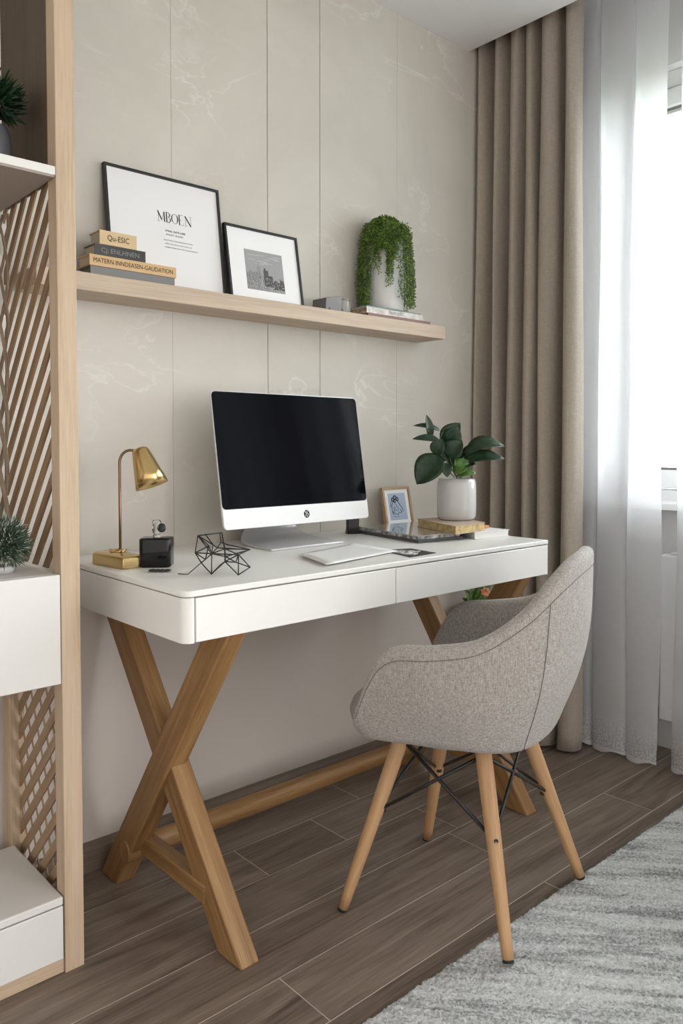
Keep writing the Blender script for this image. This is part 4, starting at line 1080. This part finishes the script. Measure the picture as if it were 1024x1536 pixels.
WBq = [(1.70, 1.372), (1.838, 1.325), (1.842, 1.60), (1.815, 1.655)]
flatbook('white hardcover book under the brown book and plant pot', [(1.706, 1.352), (1.842, 1.336), (1.846, 1.62), (1.822, 1.64)], ZT + .0005, ZT + .0193, M['paper'], M['pages_white'], gm_)
BQ = [(1.630, 1.352), (1.790, 1.388), (1.845, 1.560), (1.700, 1.562)]
BQ = [(1.623, 1.352), (1.768, 1.366), (1.838, 1.545), (1.705, 1.568)]
flatbook('small brown book with gold page edges directly under the plant pot', BQ, ZT + .0196, ZT + .0425, pb('brown_cover', (.50, .385, .30), .55), leafmat('gold_edges', (.40, .27, .11), (.62, .46, .22), .5), gm_)
oq = MB(); oq.prism([(1.788, 1.395), (1.832, 1.40), (1.845, 1.47), (1.80, 1.45)], ZT + .0196, ZT + .0275); tag(obj('orange_notebook', oq, pb('orange', (.55, .24, .07), .5), origin=(1.815, 1.43, ZT + .0196), bevel=.001), 'small orange notebook peeking out beside the brown book', 'notebook')

# rubber plant in white pot
PC = Vector((1.772, 1.474, ZT + .0428))
rp_ = thing('rubber_plant', 'dark broad-leaved plant in a white ceramic pot on the books', 'plant', PC)
m = MB(); m.lathe([(0, 0), (.047, 0), (.053, .004), (.0565, .013), (.0572, .04), (.0572, .085), (.0560, .108), (.0525, .119), (.0495, .1205), (.047, .117), (.047, .10), (.0, .10)], PC, 56); obj('pot', m, M['ceramic_white'], rp_)
m = MB(); m.lathe([(0, .107), (.0468, .104)], PC, 30, caps=False); obj('soil', m, M['soil'], rp_)
K = .00194
def pp_(px_, py_, d_=0.): return PC + SR * ((px_ - 684) * K) + Vector((0, 0, (778 - py_) * K)) + SV * d_
def leaf(mb, b_, t_, wid, nrm, bend=.15, n=9):
    b_ = Vector(b_); t_ = Vector(t_); ax_ = t_ - b_; ln = ax_.length; d = ax_.normalized(); nrm = Vector(nrm); nrm = (nrm - d * nrm.dot(d)).normalized(); sd = d.cross(nrm)
    rows = []
    for i in range(n + 1):
        t = i / n; w_ = wid * .5 * (math.sin(math.pi * t ** .85) ** .75 if 0 < t < 1 else 0.02); c = b_ + ax_ * t + nrm * (bend * ln * math.sin(math.pi * t))
        rows.append([c + sd * w_ * s_ + nrm * (abs(s_) ** 1.5 * w_ * .28) for s_ in (-1, -.66, -.33, 0, .33, .66, 1)])
    mb.sheet(rows)
UPV = Vector((0, 0, 1)); lm = MB(); lb_ = MB(); stm = MB()
LV = [((644, 657), (637, 621), 12, .01, SV + SR * .5, .05), ((660, 645), (618, 637), 9, .0, UPV * .8 + SV, .12), ((658, 660), (616, 657), 11, .02, UPV * .7 + SV, .12), ((662, 664), (688, 633), 25, .0, SV - SR * .3, .12),
      ((670, 662), (684, 640), 22, .02, SV + SR * .2, .1), ((648, 680), (660, 657), 20, .03, SV * .9 + UPV * .4, .1), ((668, 684), (690, 660), 27, .02, SV + UPV * .5, .1), ((672, 690), (656, 662), 20, .0, SV, .1),
      ((659, 682), (622, 724), 38, .03, SV + UPV * .35 - SR * .3, .12), ((692, 683), (754, 668), 25, .01, UPV * .9 + SV * .8, .25), ((692, 690), (751, 686), 19, .035, UPV * .8 + SV * .9, .14), ((664, 692), (666, 713), 14, .045, SV, .1), ((690, 695), (708, 694), 14, .04, UPV + SV, .1), ((676, 700), (690, 650), 18, -.03, SV, .08), ((690, 700), (725, 660), 20, -.04, SV + UPV, .1)]
for (b_, t_, w_, d_, nr, be) in LV:
    leaf(lm, pp_(*b_, d_), pp_(*t_, d_ + .012), w_ * K * 1.15, nr, be)
for (b_, t_, w_, d_, nr) in (((676, 706), (704, 692), 20, .035, SV + UPV * .6), ((680, 712), (708, 708), 16, .045, UPV + SV), ((686, 700), (680, 684), 12, .03, SV)):
    leaf(lb_, pp_(*b_, d_), pp_(*t_, d_ + .01), w_ * K * 1.2, nr, .2)
lo = obj('leaves', lm, M['leaf_dark'], rp_); lo.modifiers.new('t', 'SOLIDIFY').thickness = .0006
lo = obj('new_leaves', lb_, M['leaf_bright'], rp_, 'bright green young leaves'); lo.modifiers.new('t', 'SOLIDIFY').thickness = .0006
for pts in ([(684, 716), (672, 695), (655, 665), (645, 650)], [(684, 716), (670, 680), (662, 662)], [(686, 716), (682, 695), (674, 668)], [(684, 716), (668, 690), (658, 682)], [(688, 716), (690, 700), (693, 684)], [(690, 716), (691, 702), (694, 690)], [(680, 714), (668, 702), (664, 692)], [(655, 665), (660, 652), (664, 644)]):
    stm.tube(catmull([pp_(a, b_, .012) for a, b_ in pts], 5), .0016, 6)
obj('stems', stm, M['stem'], rp_)

# flowering plant in tall planter behind the desk end
fp = thing('flowering_plant', 'leafy plant with orange flower in a dark planter behind the desk', 'plant', (2.115, 1.695, 0))
m = MB(); m.lathe([(0, 0), (.045, 0), (.05, .01), (.062, .44), (.064, .455), (.058, .455), (.055, .43), (0, .42)], (2.115, 1.695, 0), 36); obj('planter', m, pb('planter_dark', (.045, .045, .045), .5), fp)
def p2(px_, py_, d_=0.): return Vector((2.115, 1.695, 0)) + SR * ((px_ - 712) * .00228) + Vector((0, 0, .482 + (905 - py_) * .00228)) + SV * d_
m = MB()
for (b_, t_, w_, d_) in (((718, 905), (700, 884), 8, .02), ((716, 906), (708, 880), 7, .02), ((716, 906), (738, 874), 15, .03), ((712, 908), (698, 898), 6, .01), ((720, 906), (745, 892), 12, .03), ((714, 906), (724, 878), 9, .0), ((722, 904), (742, 866), 10, -.02), ((710, 906), (704, 890), 7, .03), ((722, 907), (730, 888), 10, .04)):
    leaf(m, p2(*b_, d_), p2(*t_, d_ + .01), w_ * .0026, SV + UPV * .3, .15)
lo = obj('foliage', m, M['leaf_bright'], fp); lo.modifiers.new('t', 'SOLIDIFY').thickness = .0006
m = MB()
for k in range(7):
    a = k * .9; c_ = p2(730, 886, .05); leaf(m, c_, c_ + SR * .018 * math.cos(a) + UPV * .018 * math.sin(a) + SV * .006, .014, SV, .2)
lo = obj('flower', m, leafmat('petal', (.65, .16, .07), (.75, .42, .25), .5), fp, 'orange pink flower'); lo.modifiers.new('t', 'SOLIDIFY').thickness = .0006

# ------------------------------------------------------------------ outside: ground and tree
gm2 = MB(); gm2.box((3.0, -40, -9.2), (80, 60, -9)); tag(obj('lawn', gm2, pb('lawn', (.25, .32, .15), .9), origin=(30, 0, -9)), 'green lawn far below outside the window', 'lawn', kind='stuff')
tr = thing('garden_tree', 'pale leafy tree far outside seen through the lower window pane', 'tree', (19, 6.6, -9))
m = MB(); m.tube([(19, 6.6, -8.99), (19.1, 6.6, -4), (19, 6.7, 0)], [.3, .22, .08], 10); obj('trunk', m, M['bark'], tr)
m = MB(); rg_ = random.Random(6)
for c_ in [(19, 6.6, -.2, 1.6), (19.5, 8., -1.2, 1.7), (18.6, 5.2, -1.2, 1.7), (19, 6.6, -2.6, 2.2), (19.8, 9.0, -2.6, 1.6)]: spiky(m, c_[:3], c_[3], 1100, .32, .11, rg_, -1)
obj('crown', m, leafmat('tree_leaf', (.22, .30, .15), (.40, .48, .28), .7), tr)

# ------------------------------------------------------------------ camera, light, world
cam = bpy.data.cameras.new('camera'); co2 = bpy.data.objects.new('camera', cam); COL.objects.link(co2); scene.camera = co2
co2.location = (0, 0, 1.0232); co2.rotation_euler = (math.pi / 2 - .0346, 0, -.7307)
cam.sensor_fit = 'HORIZONTAL'; cam.sensor_width = 36; cam.lens = 1172.64 / 1024 * 36; cam.shift_y = -61.47 / 1024; cam.clip_start = .01

wo = bpy.data.worlds.new('world'); scene.world = wo; wo.use_nodes = True; nt = wo.node_tree; bg = nt.nodes['Background']
tc = N(nt, 'ShaderNodeTexCoord'); sx = N(nt, 'ShaderNodeSeparateXYZ'); nt.links.new(tc.outputs['Generated'], sx.inputs[0])
rp = ramp(nt, [(0., (1.0, .955, .91)), (.5, (1., .965, .925)), (.8, (.95, .975, 1.0))])
mr = N(nt, 'ShaderNodeMapRange'); nt.links.new(sx.outputs[0], mr.inputs[0]); mr.inputs[1].default_value = -1; mr.inputs[2].default_value = 1
nt.links.new(mr.outputs[0], rp.inputs[0]); nt.links.new(rp.outputs[0], bg.inputs[0])
st_ = N(nt, 'ShaderNodeMapRange'); nt.links.new(sx.outputs[0], st_.inputs[0]); st_.inputs[1].default_value = .1; st_.inputs[2].default_value = .6; st_.inputs[3].default_value = 1.15; st_.inputs[4].default_value = 11.0
st_.interpolation_type = 'SMOOTHSTEP'
s2 = N(nt, 'ShaderNodeMapRange'); nt.links.new(sx.outputs[0], s2.inputs[0]); s2.inputs[1].default_value = -.9; s2.inputs[2].default_value = .1; s2.inputs[3].default_value = -.55; s2.inputs[4].default_value = 0
s3 = N(nt, 'ShaderNodeMath', operation='ADD'); nt.links.new(st_.outputs[0], s3.inputs[0]); nt.links.new(s2.outputs[0], s3.inputs[1]); nt.links.new(s3.outputs[0], bg.inputs[1])

scene.view_settings.view_transform = 'Standard'; scene.view_settings.look = 'None'; scene.view_settings.gamma = 1; scene.view_settings.exposure = 0.93
scene.view_settings.use_curve_mapping = False
try:
    scene.cycles.use_denoising = True; scene.cycles.transparent_max_bounces = 24; scene.cycles.max_bounces = 10; scene.cycles.sample_clamp_indirect = 6
except Exception: pass
